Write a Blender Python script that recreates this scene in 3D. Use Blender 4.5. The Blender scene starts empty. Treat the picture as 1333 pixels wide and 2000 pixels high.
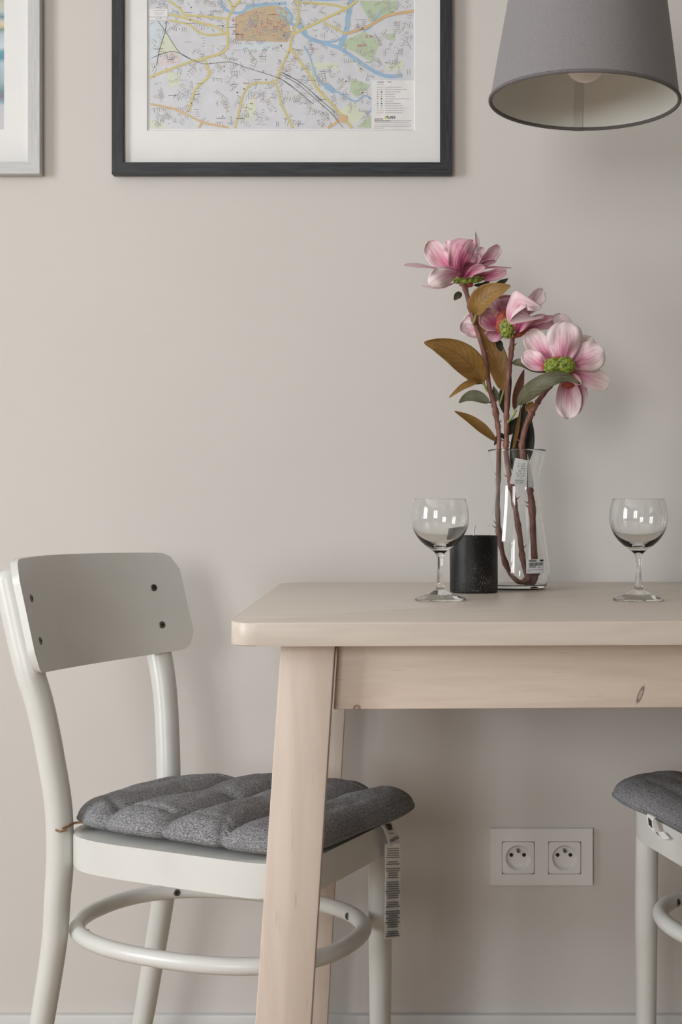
import bpy, bmesh, math, random
from mathutils import Vector, Matrix, noise
random.seed(7)
C = bpy.context.scene.collection
PI = math.pi
R = math.radians

# ------------------------------------------------------------------ camera
F, X0, YH, CH, WD = 2600.0, 835.0, 1000.0, 0.848, 2.09   # focal length (px), axis (px), eye height, distance to wall
cam_d = bpy.data.cameras.new('camera')
cam = bpy.data.objects.new('camera', cam_d)
C.objects.link(cam)
cam.location = (0, -WD, CH)
cam.rotation_euler = (R(90), 0, 0)
cam_d.sensor_fit = 'VERTICAL'
cam_d.sensor_height = 36.0
cam_d.sensor_width = 24.0
cam_d.lens = F / 2000.0 * 36.0
cam_d.shift_x = (666.5 - X0) / 2000.0
cam_d.shift_y = 0.0
cam_d.clip_start = 0.01
bpy.context.scene.camera = cam

# ------------------------------------------------------------------ sky, daylight, exposure
sc = bpy.context.scene
sc.view_settings.view_transform = 'Standard'
sc.view_settings.look = 'None'
sc.view_settings.gamma = 1.0
sc.view_settings.use_curve_mapping = False
sc.view_settings.exposure = 0.0
w = bpy.data.worlds.new('sky')
sc.world = w
w.use_nodes = True
w.node_tree.nodes['Background'].inputs['Color'].default_value = (0.72, 0.84, 1.0, 1)
w.node_tree.nodes['Background'].inputs['Strength'].default_value = 1.2

def window_light(name, loc, rot, sx, sy, power, col):
    l = bpy.data.lights.new(name, 'AREA')
    l.shape = 'RECTANGLE'; l.size = sx; l.size_y = sy
    l.energy = power; l.color = col
    o = bpy.data.objects.new(name, l); C.objects.link(o)
    o.location = loc; o.rotation_euler = rot
    return o
# daylight entering the tall window in the left wall and the one behind the camera
RX0, RX1, RY0, RZ = -3.2, 3.4, -4.6, 2.62
window_light('daylight_left', (RX0 - 0.16, -2.3, 1.45), (0, R(-90), 0), 1.7, 1.3, 130, (0.94, 0.975, 1.0))
window_light('daylight_rear', (-1.4, RY0 - 0.16, 1.45), (R(90), 0, 0), 1.3, 1.5, 70, (1.0, 0.975, 0.95))

# ------------------------------------------------------------------ helpers
def at(px, py, d):
    return Vector(((px - X0) * d / F, d - WD, CH - (py - YH) * d / F))

def obj(name, bm, mats, parent=None, world=False, smooth=True, angle=35):
    if not isinstance(mats, (list, tuple)): mats = [mats]
    me = bpy.data.meshes.new(name)
    if world and parent is not None:
        p = parent
        while p.parent is not None: p = p.parent
        M = Matrix.Translation(p.location) @ p.rotation_euler.to_matrix().to_4x4()
        bm.transform(M.inverted())
    bm.normal_update()
    for f in bm.faces: f.smooth = smooth
    if smooth:
        for e in bm.edges:
            if len(e.link_faces) == 2:
                e.smooth = e.calc_face_angle(0) < R(angle)
    bm.to_mesh(me); bm.free()
    for m in mats: me.materials.append(m)
    o = bpy.data.objects.new(name, me); C.objects.link(o)
    if parent is not None: o.parent = parent
    return o

def tag(o, label, cat, group=None):
    o['label'] = label; o['category'] = cat
    if group: o['group'] = group
    return o

def thing(name, label, cat, loc, rotz=0.0, group=None):
    o = bpy.data.objects.new(name, None); C.objects.link(o)
    o.location = loc; o.rotation_euler = (0, 0, rotz)
    o.empty_display_size = 0.05
    return tag(o, label, cat, group)

def struct(name, bm, m, parent=None, smooth=False):
    o = obj(name, bm, m, parent, smooth=smooth)
    if parent is None: o['kind'] = 'structure'
    return o

def BM(): return bmesh.new()

def box(bm, x0, x1, y0, y1, z0, z1, bev=0.0, seg=2, mi=0):
    vs = [bm.verts.new((x, y, z)) for x in (x0, x1) for y in (y0, y1) for z in (z0, z1)]
    idx = [(0, 1, 3, 2), (4, 6, 7, 5), (0, 4, 5, 1), (2, 3, 7, 6), (0, 2, 6, 4), (1, 5, 7, 3)]
    fs = [bm.faces.new([vs[i] for i in q]) for q in idx]
    for f in fs: f.material_index = mi
    if bev > 0:
        es = set()
        for f in fs: es.update(f.edges)
        r = bmesh.ops.bevel(bm, geom=list(es), offset=bev, segments=seg, affect='EDGES', profile=0.5)
        for f in r['faces']: f.material_index = mi
    return bm

def hexa(bm, bottom, top, bev=0.0):
    """solid between two quads"""
    b = [bm.verts.new(p) for p in bottom]; t = [bm.verts.new(p) for p in top]
    fs = [bm.faces.new(b[::-1]), bm.faces.new(t)]
    for i in range(4):
        fs.append(bm.faces.new([b[i], b[(i + 1) % 4], t[(i + 1) % 4], t[i]]))
    if bev > 0:
        es = set()
        for f in fs: es.update(f.edges)
        bmesh.ops.bevel(bm, geom=list(es), offset=bev, segments=2, affect='EDGES', profile=0.5)
    return bm

def prism(bm, pts, z0, z1, bev=0.0, seg=3):
    b = [bm.verts.new((p[0], p[1], z0)) for p in pts]; t = [bm.verts.new((p[0], p[1], z1)) for p in pts]
    n = len(pts)
    f0 = bm.faces.new(b[::-1]); f1 = bm.faces.new(t)
    for i in range(n): bm.faces.new([b[i], b[(i + 1) % n], t[(i + 1) % n], t[i]])
    if bev > 0:
        bmesh.ops.bevel(bm, geom=list(f0.edges) + list(f1.edges), offset=bev, segments=seg, affect='EDGES', profile=0.5)
    return bm

def lathe(bm, prof, n=64, cx=0, cy=0, closed=False, mi=0):
    rings = []
    for r, z in prof:
        if r < 1e-6:
            rings.append([bm.verts.new((cx, cy, z))])
        else:
            rings.append([bm.verts.new((cx + r * math.cos(2 * PI * k / n), cy + r * math.sin(2 * PI * k / n), z)) for k in range(n)])
    pairs = list(zip(rings[:-1], rings[1:]))
    if closed: pairs.append((rings[-1], rings[0]))
    for a, b in pairs:
        for k in range(n):
            k2 = (k + 1) % n
            if len(a) == 1 and len(b) == 1: continue
            if len(a) == 1: f = bm.faces.new([a[0], b[k2], b[k]])
            elif len(b) == 1: f = bm.faces.new([a[k], a[k2], b[0]])
            else: f = bm.faces.new([a[k], a[k2], b[k2], b[k]])
            f.material_index = mi
    return bm

def crom(pts, n=8):
    P = [Vector(p) for p in pts]
    P = [P[0] * 2 - P[1]] + P + [P[-1] * 2 - P[-2]]
    out = []
    for i in range(1, len(P) - 2):
        for k in range(n):
            t = k / n
            a, b, c, d = P[i - 1], P[i], P[i + 1], P[i + 2]
            out.append(0.5 * ((2 * b) + (c - a) * t + (2 * a - 5 * b + 4 * c - d) * t * t + (3 * b - a - 3 * c + d) * t ** 3))
    out.append(P[-2].copy())
    return out

def tube(bm, pts, rad, n=16, cap=True, closed=False, bump=None, mi=0):
    pts = [Vector(p) for p in pts]
    m = len(pts)
    if not callable(rad):
        if isinstance(rad, (list, tuple)):
            rr = rad
            rad = lambda t: rr[0] + (rr[1] - rr[0]) * t if len(rr) == 2 else rr[min(len(rr) - 1, int(t * (len(rr) - 1) + .5))]
        else:
            rv = rad; rad = lambda t: rv
    tan = []
    for i in range(m):
        if closed: v = pts[(i + 1) % m] - pts[i - 1]
        else: v = pts[min(i + 1, m - 1)] - pts[max(i - 1, 0)]
        tan.append(v.normalized())
    up = Vector((0, 0, 1)) if abs(tan[0].z) < .9 else Vector((1, 0, 0))
    nv = (up - tan[0] * up.dot(tan[0])).normalized()
    rings = []
    for i in range(m):
        nv = (nv - tan[i] * nv.dot(tan[i])).normalized()
        bv = tan[i].cross(nv)
        r = rad(i / (m - 1))
        ring = []
        for k in range(n):
            a = 2 * PI * k / n
            rk = r * (bump(i, k) if bump else 1)
            ring.append(bm.verts.new(pts[i] + nv * math.cos(a) * rk + bv * math.sin(a) * rk))
        rings.append(ring)
    rng = range(m) if closed else range(m - 1)
    for i in rng:
        a, b = rings[i], rings[(i + 1) % m]
        for k in range(n):
            f = bm.faces.new([a[k], a[(k + 1) % n], b[(k + 1) % n], b[k]]); f.material_index = mi
    if cap and not closed:
        f = bm.faces.new(rings[0][::-1]); f.material_index = mi
        f = bm.faces.new(rings[-1]); f.material_index = mi
    return bm

def disc_cyl(bm, c, ax, r, h, n=20, mi=0, bev=0):
    """short cylinder from c along ax"""
    ax = Vector(ax).normalized(); c = Vector(c)
    u = ax.orthogonal().normalized(); v = ax.cross(u)
    prof = [(r, 0), (r, h - bev), (r - bev, h)] if bev else [(r, 0), (r, h)]
    rings = [[bm.verts.new(c + ax * z + (u * math.cos(2 * PI * k / n) + v * math.sin(2 * PI * k / n)) * q) for k in range(n)] for q, z in prof]
    fs = [bm.faces.new(rings[0][::-1]), bm.faces.new(rings[-1])]
    for a, b in zip(rings[:-1], rings[1:]):
        for k in range(n): fs.append(bm.faces.new([a[k], a[(k + 1) % n], b[(k + 1) % n], b[k]]))
    for f in fs: f.material_index = mi
    return bm

# ------------------------------------------------------------------ materials
def mat(name, col, rough=0.5, spec=0.5, **kw):
    m = bpy.data.materials.new(name); m.use_nodes = True
    p = m.node_tree.nodes['Principled BSDF']
    p.inputs['Base Color'].default_value = (*col, 1)
    p.inputs['Roughness'].default_value = rough
    p.inputs['Specular IOR Level'].default_value = spec
    for k, v in kw.items(): p.inputs[k.replace('_', ' ')].default_value = v
    return m

def N(m, t, **kw):
    n = m.node_tree.nodes.new(t)
    for k, v in kw.items():
        if k in ('operation', 'blend_type', 'data_type', 'noise_dimensions', 'wave_type', 'bands_direction', 'attribute_name', 'feature', 'interpolation_type'):
            setattr(n, k, v)
        else: n.inputs[k].default_value = v
    return n

def L(m, a, b): m.node_tree.links.new(a, b)
def P(m): return m.node_tree.nodes['Principled BSDF']

def vary(m, c1, c2, scale=(1, 1, 1), nscale=5, detail=4, lo=.35, hi=.65, bump=0.0, bscale=None, dist=0.001, coord='Object'):
    tc = N(m, 'ShaderNodeTexCoord'); mp = N(m, 'ShaderNodeMapping'); mp.inputs['Scale'].default_value = scale
    L(m, tc.outputs[coord], mp.inputs['Vector'])
    nz = N(m, 'ShaderNodeTexNoise', Scale=nscale, Detail=detail)
    L(m, mp.outputs[0], nz.inputs['Vector'])
    rp = N(m, 'ShaderNodeValToRGB')
    rp.color_ramp.elements[0].position = lo; rp.color_ramp.elements[0].color = (*c1, 1)
    rp.color_ramp.elements[1].position = hi; rp.color_ramp.elements[1].color = (*c2, 1)
    L(m, nz.outputs['Fac'], rp.inputs[0]); L(m, rp.outputs[0], P(m).inputs['Base Color'])
    if bump:
        n2 = nz
        if bscale:
            n2 = N(m, 'ShaderNodeTexNoise', Scale=bscale, Detail=3); L(m, tc.outputs[coord], n2.inputs['Vector'])
        b = N(m, 'ShaderNodeBump', Strength=bump, Distance=dist)
        L(m, n2.outputs['Fac'], b.inputs['Height']); L(m, b.outputs[0], P(m).inputs['Normal'])
    return rp

wall_m = mat('wall_paint', (.66, .61, .56), .75, .25)
vary(wall_m, (.608, .580, .550), (.632, .604, .574), nscale=1.5, bump=.15, bscale=260, dist=.0006)
ceil_m = mat('ceiling_paint', (.8, .79, .77), .9, .2); vary(ceil_m, (.79, .78, .76), (.81, .80, .78), nscale=3)
side_m = mat('side_wall_paint', (.6, .57, .53), .8, .2); vary(side_m, (.42, .40, .38), (.44, .42, .40), nscale=2)
right_m = mat('right_wall_paint', (.16, .15, .145), .8, .2); vary(right_m, (.15, .145, .14), (.17, .16, .155), nscale=2)
base_m = mat('baseboard_white', (.74, .74, .73), .4); vary(base_m, (.60, .60, .595), (.63, .63, .625), nscale=6)
floor_m = mat('oak_floor', (.42, .30, .2), .45); vary(floor_m, (.34, .24, .15), (.5, .37, .25), scale=(1.5, 14, 1), nscale=3, detail=8)
white_m = mat('white_lacquer', (.80, .79, .75), .32, .5)
vary(white_m, (.63, .63, .605), (.66, .66, .632), nscale=14, bump=.05, bscale=60, dist=.001)
bolt_m = mat('dark_steel_bolt', (.16, .16, .15), .35, Metallic=.9); vary(bolt_m, (.13, .13, .12), (.2, .2, .19), nscale=900)
hole_shade_m = mat('painted_hole_shade', (.01, .01, .01), .8); vary(hole_shade_m, (.008, .008, .008), (.015, .014, .013), nscale=50)  # near-black colour standing in for the shade inside holes
chrome_m = mat('chrome', (.7, .7, .7), .15, Metallic=1); vary(chrome_m, (.68, .68, .68), (.74, .74, .74), nscale=40)

def wood(name, c1, c2, grain, rough, knots=(), streak=.5):
    """pale birch: grain along an axis, sparse dark flecks and knots (object space)"""
    m = mat(name, c1, rough, .4)
    tc = N(m, 'ShaderNodeTexCoord'); mp = N(m, 'ShaderNodeMapping'); mp.inputs['Scale'].default_value = grain
    L(m, tc.outputs['Object'], mp.inputs['Vector'])
    nz = N(m, 'ShaderNodeTexNoise', Scale=4.0, Detail=7.0, Distortion=.6); L(m, mp.outputs[0], nz.inputs['Vector'])
    rp = N(m, 'ShaderNodeValToRGB'); rp.color_ramp.elements[0].position = .36; rp.color_ramp.elements[1].position = .66
    rp.color_ramp.elements[0].color = (*c1, 1); rp.color_ramp.elements[1].color = (*c2, 1)
    L(m, nz.outputs['Fac'], rp.inputs[0])
    fl = N(m, 'ShaderNodeTexNoise', Scale=9.0, Detail=2.0); L(m, mp.outputs[0], fl.inputs['Vector'])
    fr = N(m, 'ShaderNodeMapRange'); fr.inputs['From Min'].default_value = .66; fr.inputs['From Max'].default_value = .76
    fr.inputs['To Max'].default_value = streak
    L(m, fl.outputs['Fac'], fr.inputs['Value'])
    mx = N(m, 'ShaderNodeMix', data_type='RGBA'); mx.inputs['B'].default_value = (c1[0] * .45, c1[1] * .38, c1[2] * .32, 1)
    L(m, fr.outputs[0], mx.inputs['Factor']); L(m, rp.outputs[0], mx.inputs['A'])
    last = mx.outputs['Result']
    for (kx, ky, kz, sx, sy, sz, rot) in knots:
        q = N(m, 'ShaderNodeMapping'); q.vector_type = 'TEXTURE'
        q.inputs['Location'].default_value = (kx, ky, kz); q.inputs['Rotation'].default_value = (0, rot, 0); q.inputs['Scale'].default_value = (sx, sy, sz)
        L(m, tc.outputs['Object'], q.inputs['Vector'])
        ln = N(m, 'ShaderNodeVectorMath', operation='LENGTH'); L(m, q.outputs[0], ln.inputs[0])
        kr = N(m, 'ShaderNodeValToRGB')
        e = kr.color_ramp.elements
        e[0].position = 0; e[0].color = (.45, .45, .45, 1); e[1].position = 1; e[1].color = (0, 0, 0, 1)
        a = e.new(.35); a.color = (.3, .3, .3, 1); b = e.new(.62); b.color = (.95, .95, .95, 1); c = e.new(.8); c.color = (.25, .25, .25, 1)
        L(m, ln.outputs['Value'], kr.inputs[0])
        m2 = N(m, 'ShaderNodeMix', data_type='RGBA'); m2.inputs['B'].default_value = (.13, .085, .07, 1)
        L(m, kr.outputs[0], m2.inputs['Factor']); L(m, last, m2.inputs['A']); last = m2.outputs['Result']
    L(m, last, P(m).inputs['Base Color'])
    b = N(m, 'ShaderNodeBump', Strength=.12, Distance=.0006); L(m, nz.outputs['Fac'], b.inputs['Height']); L(m, b.outputs[0], P(m).inputs['Normal'])
    return m

def fresnel_pane(name, ior=1.45, tint=(1, 1, 1)):
    m = bpy.data.materials.new(name); m.use_nodes = True
    nt = m.node_tree; nt.nodes.remove(nt.nodes['Principled BSDF'])
    tr = nt.nodes.new('ShaderNodeBsdfTransparent'); tr.inputs[0].default_value = (*tint, 1)
    gl = nt.nodes.new('ShaderNodeBsdfGlossy'); gl.inputs['Roughness'].default_value = 0.0
    fr = nt.nodes.new('ShaderNodeFresnel')
    ge = nt.nodes.new('ShaderNodeNewGeometry'); mr_ = nt.nodes.new('ShaderNodeMapRange')   # same reflectance on both faces of the pane
    mr_.inputs['To Min'].default_value = ior; mr_.inputs['To Max'].default_value = 1 / ior
    nt.links.new(ge.outputs['Backfacing'], mr_.inputs['Value']); nt.links.new(mr_.outputs[0], fr.inputs['IOR'])
    mx = nt.nodes.new('ShaderNodeMixShader')
    nt.links.new(fr.outputs[0], mx.inputs[0]); nt.links.new(tr.outputs[0], mx.inputs[1]); nt.links.new(gl.outputs[0], mx.inputs[2])
    nt.links.new(mx.outputs[0], nt.nodes['Material Output'].inputs['Surface'])
    return m
pane_m = fresnel_pane('picture_glass')
winpane_m = fresnel_pane('window_glass')
def glass(name, col=(1, 1, 1), ior=1.48):
    m = bpy.data.materials.new(name); m.use_nodes = True
    nt = m.node_tree; nt.nodes.remove(nt.nodes['Principled BSDF'])
    g = nt.nodes.new('ShaderNodeBsdfGlass'); g.inputs['Color'].default_value = (*col, 1)
    g.inputs['IOR'].default_value = ior; g.inputs['Roughness'].default_value = 0
    nt.links.new(g.outputs[0], nt.nodes['Material Output'].inputs['Surface'])
    return m
glass_m = glass('clear_glass', (.995, 1, .998), 1.45)

# ------------------------------------------------------------------ the room
b = BM(); box(b, RX0 - .2, RX1 + .2, 0, .2, -.0, RZ); struct('wall_back', b, wall_m)
b = BM(); box(b, RX0 - .2, RX1 + .2, RY0 - .2, .2, -.15, 0); struct('floor', b, floor_m)
b = BM(); box(b, RX0 - .2, RX1 + .2, RY0 - .2, .2, RZ, RZ + .15); struct('ceiling', b, ceil_m)
b = BM(); box(b, RX1, RX1 + .2, RY0 - .2, 0, 0, RZ); struct('wall_right', b, right_m)
def wall_with_hole(bm, axis, c0, c1, a0, a1, h0, h1, w0, w1):
    def bx(p0, p1, z0, z1):
        if axis == 'x': box(bm, c0, c1, p0, p1, z0, z1)
        else: box(bm, p0, p1, c0, c1, z0, z1)
    bx(a0, w0, 0, RZ); bx(w1, a1, 0, RZ); bx(w0, w1, 0, h0); bx(w0, w1, h1, RZ)
b = BM(); wall_with_hole(b, 'x', RX0 - .12, RX0, RY0, 0, .6, 2.3, -2.95, -1.65); struct('wall_left', b, side_m)
b = BM(); wall_with_hole(b, 'y', RY0 - .12, RY0, RX0, RX1, .6, 2.3, -2.05, -.75); struct('wall_front', b, side_m)
def window(name, axis, c, p0, p1, z0, z1):
    bm = BM(); t = .06
    def bx(a0, a1, h0, h1, d=.03):
        if axis == 'x': box(bm, c - d, c + d, a0, a1, h0, h1, .004)
        else: box(bm, a0, a1, c - d, c + d, h0, h1, .004)
    bx(p0, p0 + t, z0, z1); bx(p1 - t, p1, z0, z1); bx(p0, p1, z0, z0 + t); bx(p0, p1, z1 - t, z1)
    mid = (p0 + p1) / 2; bx(mid - .045, mid + .045, z0, z1)
    f = struct(name, bm, base_m)
    bm = BM()
    if axis == 'x': box(bm, c - .004, c + .004, p0 + t, p1 - t, z0 + t, z1 - t)
    else: box(bm, p0 + t, p1 - t, c - .004, c + .004, z0 + t, z1 - t)
    obj('window_pane', bm, winpane_m, f, smooth=False)
window('window_1', 'x', RX0 - .06, -2.95, -1.65, .6, 2.3)
window('window_2', 'y', RY0 - .06, -2.05, -.75, .6, 2.3)
b = BM(); box(b, RX0, RX1, -.012, 0, 0, .062, .002); struct('baseboard_back', b, base_m, smooth=True)
b = BM(); box(b, RX0, RX0 + .012, RY0, -.012, 0, .062); struct('baseboard_left', b, base_m)
b = BM(); box(b, RX1 - .012, RX1, RY0, -.012, 0, .062); struct('baseboard_right', b, base_m)

# ------------------------------------------------------------------ dining table
TW, TD_, TT = .745, .735, .74
T = thing('dining_table', 'pale whitewashed birch dining table with rounded corners and slanted legs against the wall', 'table', (-.1945, -.79, 0), R(2.2))
KN = ((.4145, .05, .6615, .0034, .05, .0125, R(22)), (.125, .05, .6495, .005, .05, .004, 0), (.60, .05, .69, .006, .05, .004, 0))
top_m = wood('birch_top', (.56, .495, .43), (.61, .545, .475), (2.2, 26, 26), .36, streak=.1)
apron_m = wood('birch_apron', (.60, .50, .425), (.66, .56, .48), (2.5, 20, 24), .5, KN, .3)
leg_m = wood('birch_leg', (.60, .50, .43), (.66, .56, .485), (17, 17, 1.6), .5, (), .35)
pts = []
cr = .028
for cx, cy, a0 in ((TW - cr, cr, -90), (TW - cr, TD_ - cr, 0), (cr, TD_ - cr, 90), (cr, cr, 180)):
    for k in range(9):
        a = R(a0 + 90 * k / 8); pts.append((cx + cr * math.cos(a), cy + cr * math.sin(a)))
b = BM(); prism(b, pts, TT - .0235, TT, .0022, 2); obj('tabletop', b, top_m, T)
def table_leg(x0t, x1t, x0b, x1b, y0, y1):
    bm = BM()
    zt = TT - .0236
    hexa(bm, [(x0b, y0, 0), (x1b, y0, 0), (x1b, y1, 0), (x0b, y1, 0)], [(x0t, y0, zt), (x1t, y0, zt), (x1t, y1, zt), (x0t, y1, zt)], .0018)
    obj('leg', bm, leg_m, T)
table_leg(.0495, .1035, .001, .0585, .026, .070)
table_leg(.0535, .1075, .012, .0675, .665, .709)
table_leg(TW - .1035, TW - .0495, TW - .0585, TW - .001, .026, .070)
table_leg(TW - .1035, TW - .0495, TW - .0585, TW - .001, .665, .709)
def xr(z): return .1035 - .062 * (.7165 - z)
b = BM()
z0, z1 = .648, .7162
hexa(b, [(xr(z0) + .0022, .044, z0), (TW - xr(z0) - .0022, .044, z0), (TW - xr(z0) - .0022, .064, z0), (xr(z0) + .0022, .064, z0)],
     [(xr(z1) + .0022, .044, z1), (TW - xr(z1) - .0022, .044, z1), (TW - xr(z1) - .0022, .064, z1), (xr(z1) + .0022, .064, z1)], .0012)
obj('apron', b, apron_m, T)
b = BM(); box(b, .112, TW - .112, .672, .690, z0, z1, .001); obj('apron', b, apron_m, T)
b = BM(); box(b, .068, .086, .0715, .6635, z0, z1, .001); obj('apron', b, apron_m, T)
b = BM(); box(b, TW - .086, TW - .068, .0715, .6635, z0, z1, .001); obj('apron', b, apron_m, T)

# ------------------------------------------------------------------ chairs
ZS = .445
def seat_outline(n=96, s=1.0, grow=0.0):
    """x forward, y across"""
    pts = []
    for k in range(n):
        a = 2 * PI * k / n
        ca, sa = math.cos(a), math.sin(a)
        e = 7 if ca > 0 else 4.2
        rr = (abs(ca) ** e + abs(sa) ** e) ** (-1 / e)
        x = rr * ca * (.187 if ca > 0 else .170); y = rr * sa
        hw = .1455 + .0045 * max(-1, min(1, x / .18))
        pts.append(((x * s + grow * ca), (y * hw * s + grow * sa)))
    return pts
def post_x(z):
    K = [(0, -.247), (.12, -.212), (.2, -.196), (.3, -.177), (.4, -.168), (.45, -.168), (.49, -.170), (.56, -.178), (.62, -.190), (.66, -.203), (.70, -.215), (.75, -.229), (.77, -.235)]
    for (za, xa), (zb, xb) in zip(K[:-1], K[1:]):
        if z <= zb: return xa + (xb - xa) * (z - za) / (zb - za)
    return K[-1][1]
def make_chair(label, group, loc, rz):
    t = thing('dining_chair', label, 'chair', loc, rz, group)
    b = BM(); prism(b, seat_outline(), ZS - .041, ZS, .0025, 3)
    obj('seat', b, white_m, t)
    # curved back rest plate with rounded corners
    b = BM()
    hw, zc, hh, rc = .171, .7195, .069, .024
    YO, KB, XB = 0, 1.9, -.2294
    prof = []
    nu, nv = 40, 16
    def plate(u, v, off):
        yy = u * hw; y = yy + YO
        cx = max(0, abs(yy) - (hw - rc))
        h = hh - (rc - math.sqrt(max(0, rc * rc - cx * cx)))
        bow = .006 * (1 - u * u)
        z = zc + v * h + (.002 * (1 - u * u) if v > 0 else -bow * 1.3) * abs(v)
        x = XB - .27 * (z - .72) + KB * y * y + off
        return Vector((x, y, z))
    F_ = [[b.verts.new(plate(-1 + 2 * i / nu, -1 + 2 * j / nv, 0)) for j in range(nv + 1)] for i in range(nu + 1)]
    B_ = [[b.verts.new(plate(-1 + 2 * i / nu, -1 + 2 * j / nv, -.0115)) for j in range(nv + 1)] for i in range(nu + 1)]
    for i in range(nu):
        for j in range(nv):
            b.faces.new([F_[i][j], F_[i + 1][j], F_[i + 1][j + 1], F_[i][j + 1]])
            b.faces.new([B_[i][j], B_[i][j + 1], B_[i + 1][j + 1], B_[i + 1][j]])
    for i in range(nu):
        b.faces.new([F_[i][0], B_[i][0], B_[i + 1][0], F_[i + 1][0]])
        b.faces.new([F_[i][nv], F_[i + 1][nv], B_[i + 1][nv], B_[i][nv]])
    for j in range(nv):
        b.faces.new([F_[0][j], F_[0][j + 1], B_[0][j + 1], B_[0][j]])
        b.faces.new([F_[nu][j], B_[nu][j], B_[nu][j + 1], F_[nu][j + 1]])
    br = obj('backrest', b, white_m, t, angle=50)
    for sy in (-1, 1):
        for z in (.739, .686):
            y = sy * .130
            x = XB - .27 * (z - .72) + KB * y * y
            n_ = Vector((1, -2 * KB * y, .27)).normalized()
            b = BM()
            disc_cyl(b, Vector((x, y, z)) - n_ * .003, n_, .0052, .0042, 20, 0, .0008)
            disc_cyl(b, Vector((x, y, z)) + n_ * .0009, n_, .0023, .0006, 6, 1)  # black hexagon on the bolt head, painted shade of the key recess
            obj('bolt', b, [bolt_m, hole_shade_m], br)
    # back posts run from the floor to the back rest
    for sy in (-1, 1):
        zs = [0, .06, .12, .2, .3, .36, .4, .45, .49, .53, .57, .61, .65, .7, .75, .762]
        path = crom([(post_x(z) , sy * (.1175 + .0195 * max(0, min(1, (z - .47) / .18))), z) for z in zs], 5)
        m_ = len(path)
        def rad(q, m_=m_):
            z = q * .762
            r = .0135 + .0035 * min(1, z / .3) + .0012 * max(0, min(1, (z - .5) / .15))
            return r
        b = BM(); tube(b, path, rad, 24)
        top = [v for v in b.verts if v.co.z > .7625]
        obj('back_leg', b, white_m, t)
        # domed post end
        b = BM(); e = path[-1]
        lathe(b, [(.0182, -.003), (.0178, .002), (.0158, .0075), (.011, .0115), (0, .0135)], 24)
        b.transform(Matrix.Translation(e) @ Matrix.Rotation(R(-16), 4, 'Y'))
        obj('post_end', b, white_m, t)
    for sy in (-1, 1):
        b = BM(); tube(b, crom([(.165, sy * .121, 0), (.165, sy * .121, .15), (.165, sy * .121, .3), (.164, sy * .120, ZS - .0405)], 4), lambda q: .0118 + .0038 * min(1, q * 1.6), 24)
        obj('front_leg', b, white_m, t)
    # bentwood ring
    pts = []
    for k in range(120):
        a = 2 * PI * k / 120; ca, sa = math.cos(a), math.sin(a); e = 2.35
        rr = (abs(ca) ** e + abs(sa) ** e) ** (-1 / e)
        pts.append((rr * ca * .188 - .006, rr * sa * .1415, .315))
    b = BM(); tube(b, pts, .0104, 18, closed=True)
    rg = obj('ring_stretcher', b, white_m, t)
    for sx, sy in ((1, 1), (1, -1), (-1, 1), (-1, -1)):
        c = Vector((sx * .140 - .006, sy * .1054, .3155)); n_ = Vector((-sx * .6, -sy * .8, 0)).normalized()
        b = BM(); disc_cyl(b, c + n_ * .0080, n_, .0048, .0032, 18, 0, .0006); disc_cyl(b, c + n_ * .0110, n_, .0026, .0005, 6, 1)  # bolt head with its key recess shade as a black hexagon
        obj('bolt', b, [bolt_m, hole_shade_m], rg)
    return t
def copy_tree(o, parent=None):
    c = o.copy(); C.objects.link(c)
    if parent is not None: c.parent = parent
    for ch in list(o.children): copy_tree(ch, c)
    return c
CH1 = make_chair('white bentwood chair at the left end of the table, its whole curved backrest in view', 'white dining chairs at the table', (-.262, -.374, 0), R(-24))
CH2 = copy_tree(CH1)
CH2.location = (.4905, -.338, 0); CH2.rotation_euler = (0, 0, R(194))
CH2['label'] = 'white bentwood chair right of the wall socket, only its front corner in view'

# cushions
fab_m = mat('grey_tweed', (.12, .12, .125), .95, .15)
def tweed(m):
    tc = N(m, 'ShaderNodeTexCoord')
    mp = N(m, 'ShaderNodeMapping'); mp.inputs['Scale'].default_value = (1.0, .45, 1.0); L(m, tc.outputs['Object'], mp.inputs['Vector'])
    n1 = N(m, 'ShaderNodeTexNoise', Scale=900.0, Detail=2.0, Roughness=.7); L(m, mp.outputs[0], n1.inputs['Vector'])
    mp2 = N(m, 'ShaderNodeMapping'); mp2.inputs['Scale'].default_value = (.4, 1.2, 1.0); L(m, tc.outputs['Object'], mp2.inputs['Vector'])
    n2 = N(m, 'ShaderNodeTexNoise', Scale=800.0, Detail=2.0); L(m, mp2.outputs[0], n2.inputs['Vector'])
    ad = N(m, 'ShaderNodeMath', operation='MULTIPLY'); L(m, n1.outputs['Fac'], ad.inputs[0]); L(m, n2.outputs['Fac'], ad.inputs[1])
    rp = N(m, 'ShaderNodeValToRGB'); e = rp.color_ramp.elements
    e[0].position = .12; e[0].color = (.06, .06, .064, 1); e[1].position = .42; e[1].color = (.44, .44, .455, 1)
    L(m, ad.outputs[0], rp.inputs[0]); L(m, rp.outputs[0], P(m).inputs['Base Color'])
    bp = N(m, 'ShaderNodeBump', Strength=.5, Distance=.0008); L(m, ad.outputs[0], bp.inputs['Height']); L(m, bp.outputs[0], P(m).inputs['Normal'])
tweed(fab_m)
tie_m = mat('brown_cord', (.23, .13, .07), .8); vary(tie_m, (.2, .11, .06), (.28, .17, .09), nscale=300)
paper_m = mat('white_paper', (.78, .77, .75), .7); vary(paper_m, (.76, .75, .73), (.8, .79, .77), nscale=30)
ink_m = mat('black_ink', (.02, .02, .02), .7); vary(ink_m, (.018, .018, .018), (.03, .03, .03), nscale=200)
greyink_m = mat('grey_ink', (.22, .22, .22), .8); vary(greyink_m, (.2, .2, .2), (.26, .26, .26), nscale=200)
SEAMS = [-.080, .014, .104]
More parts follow.
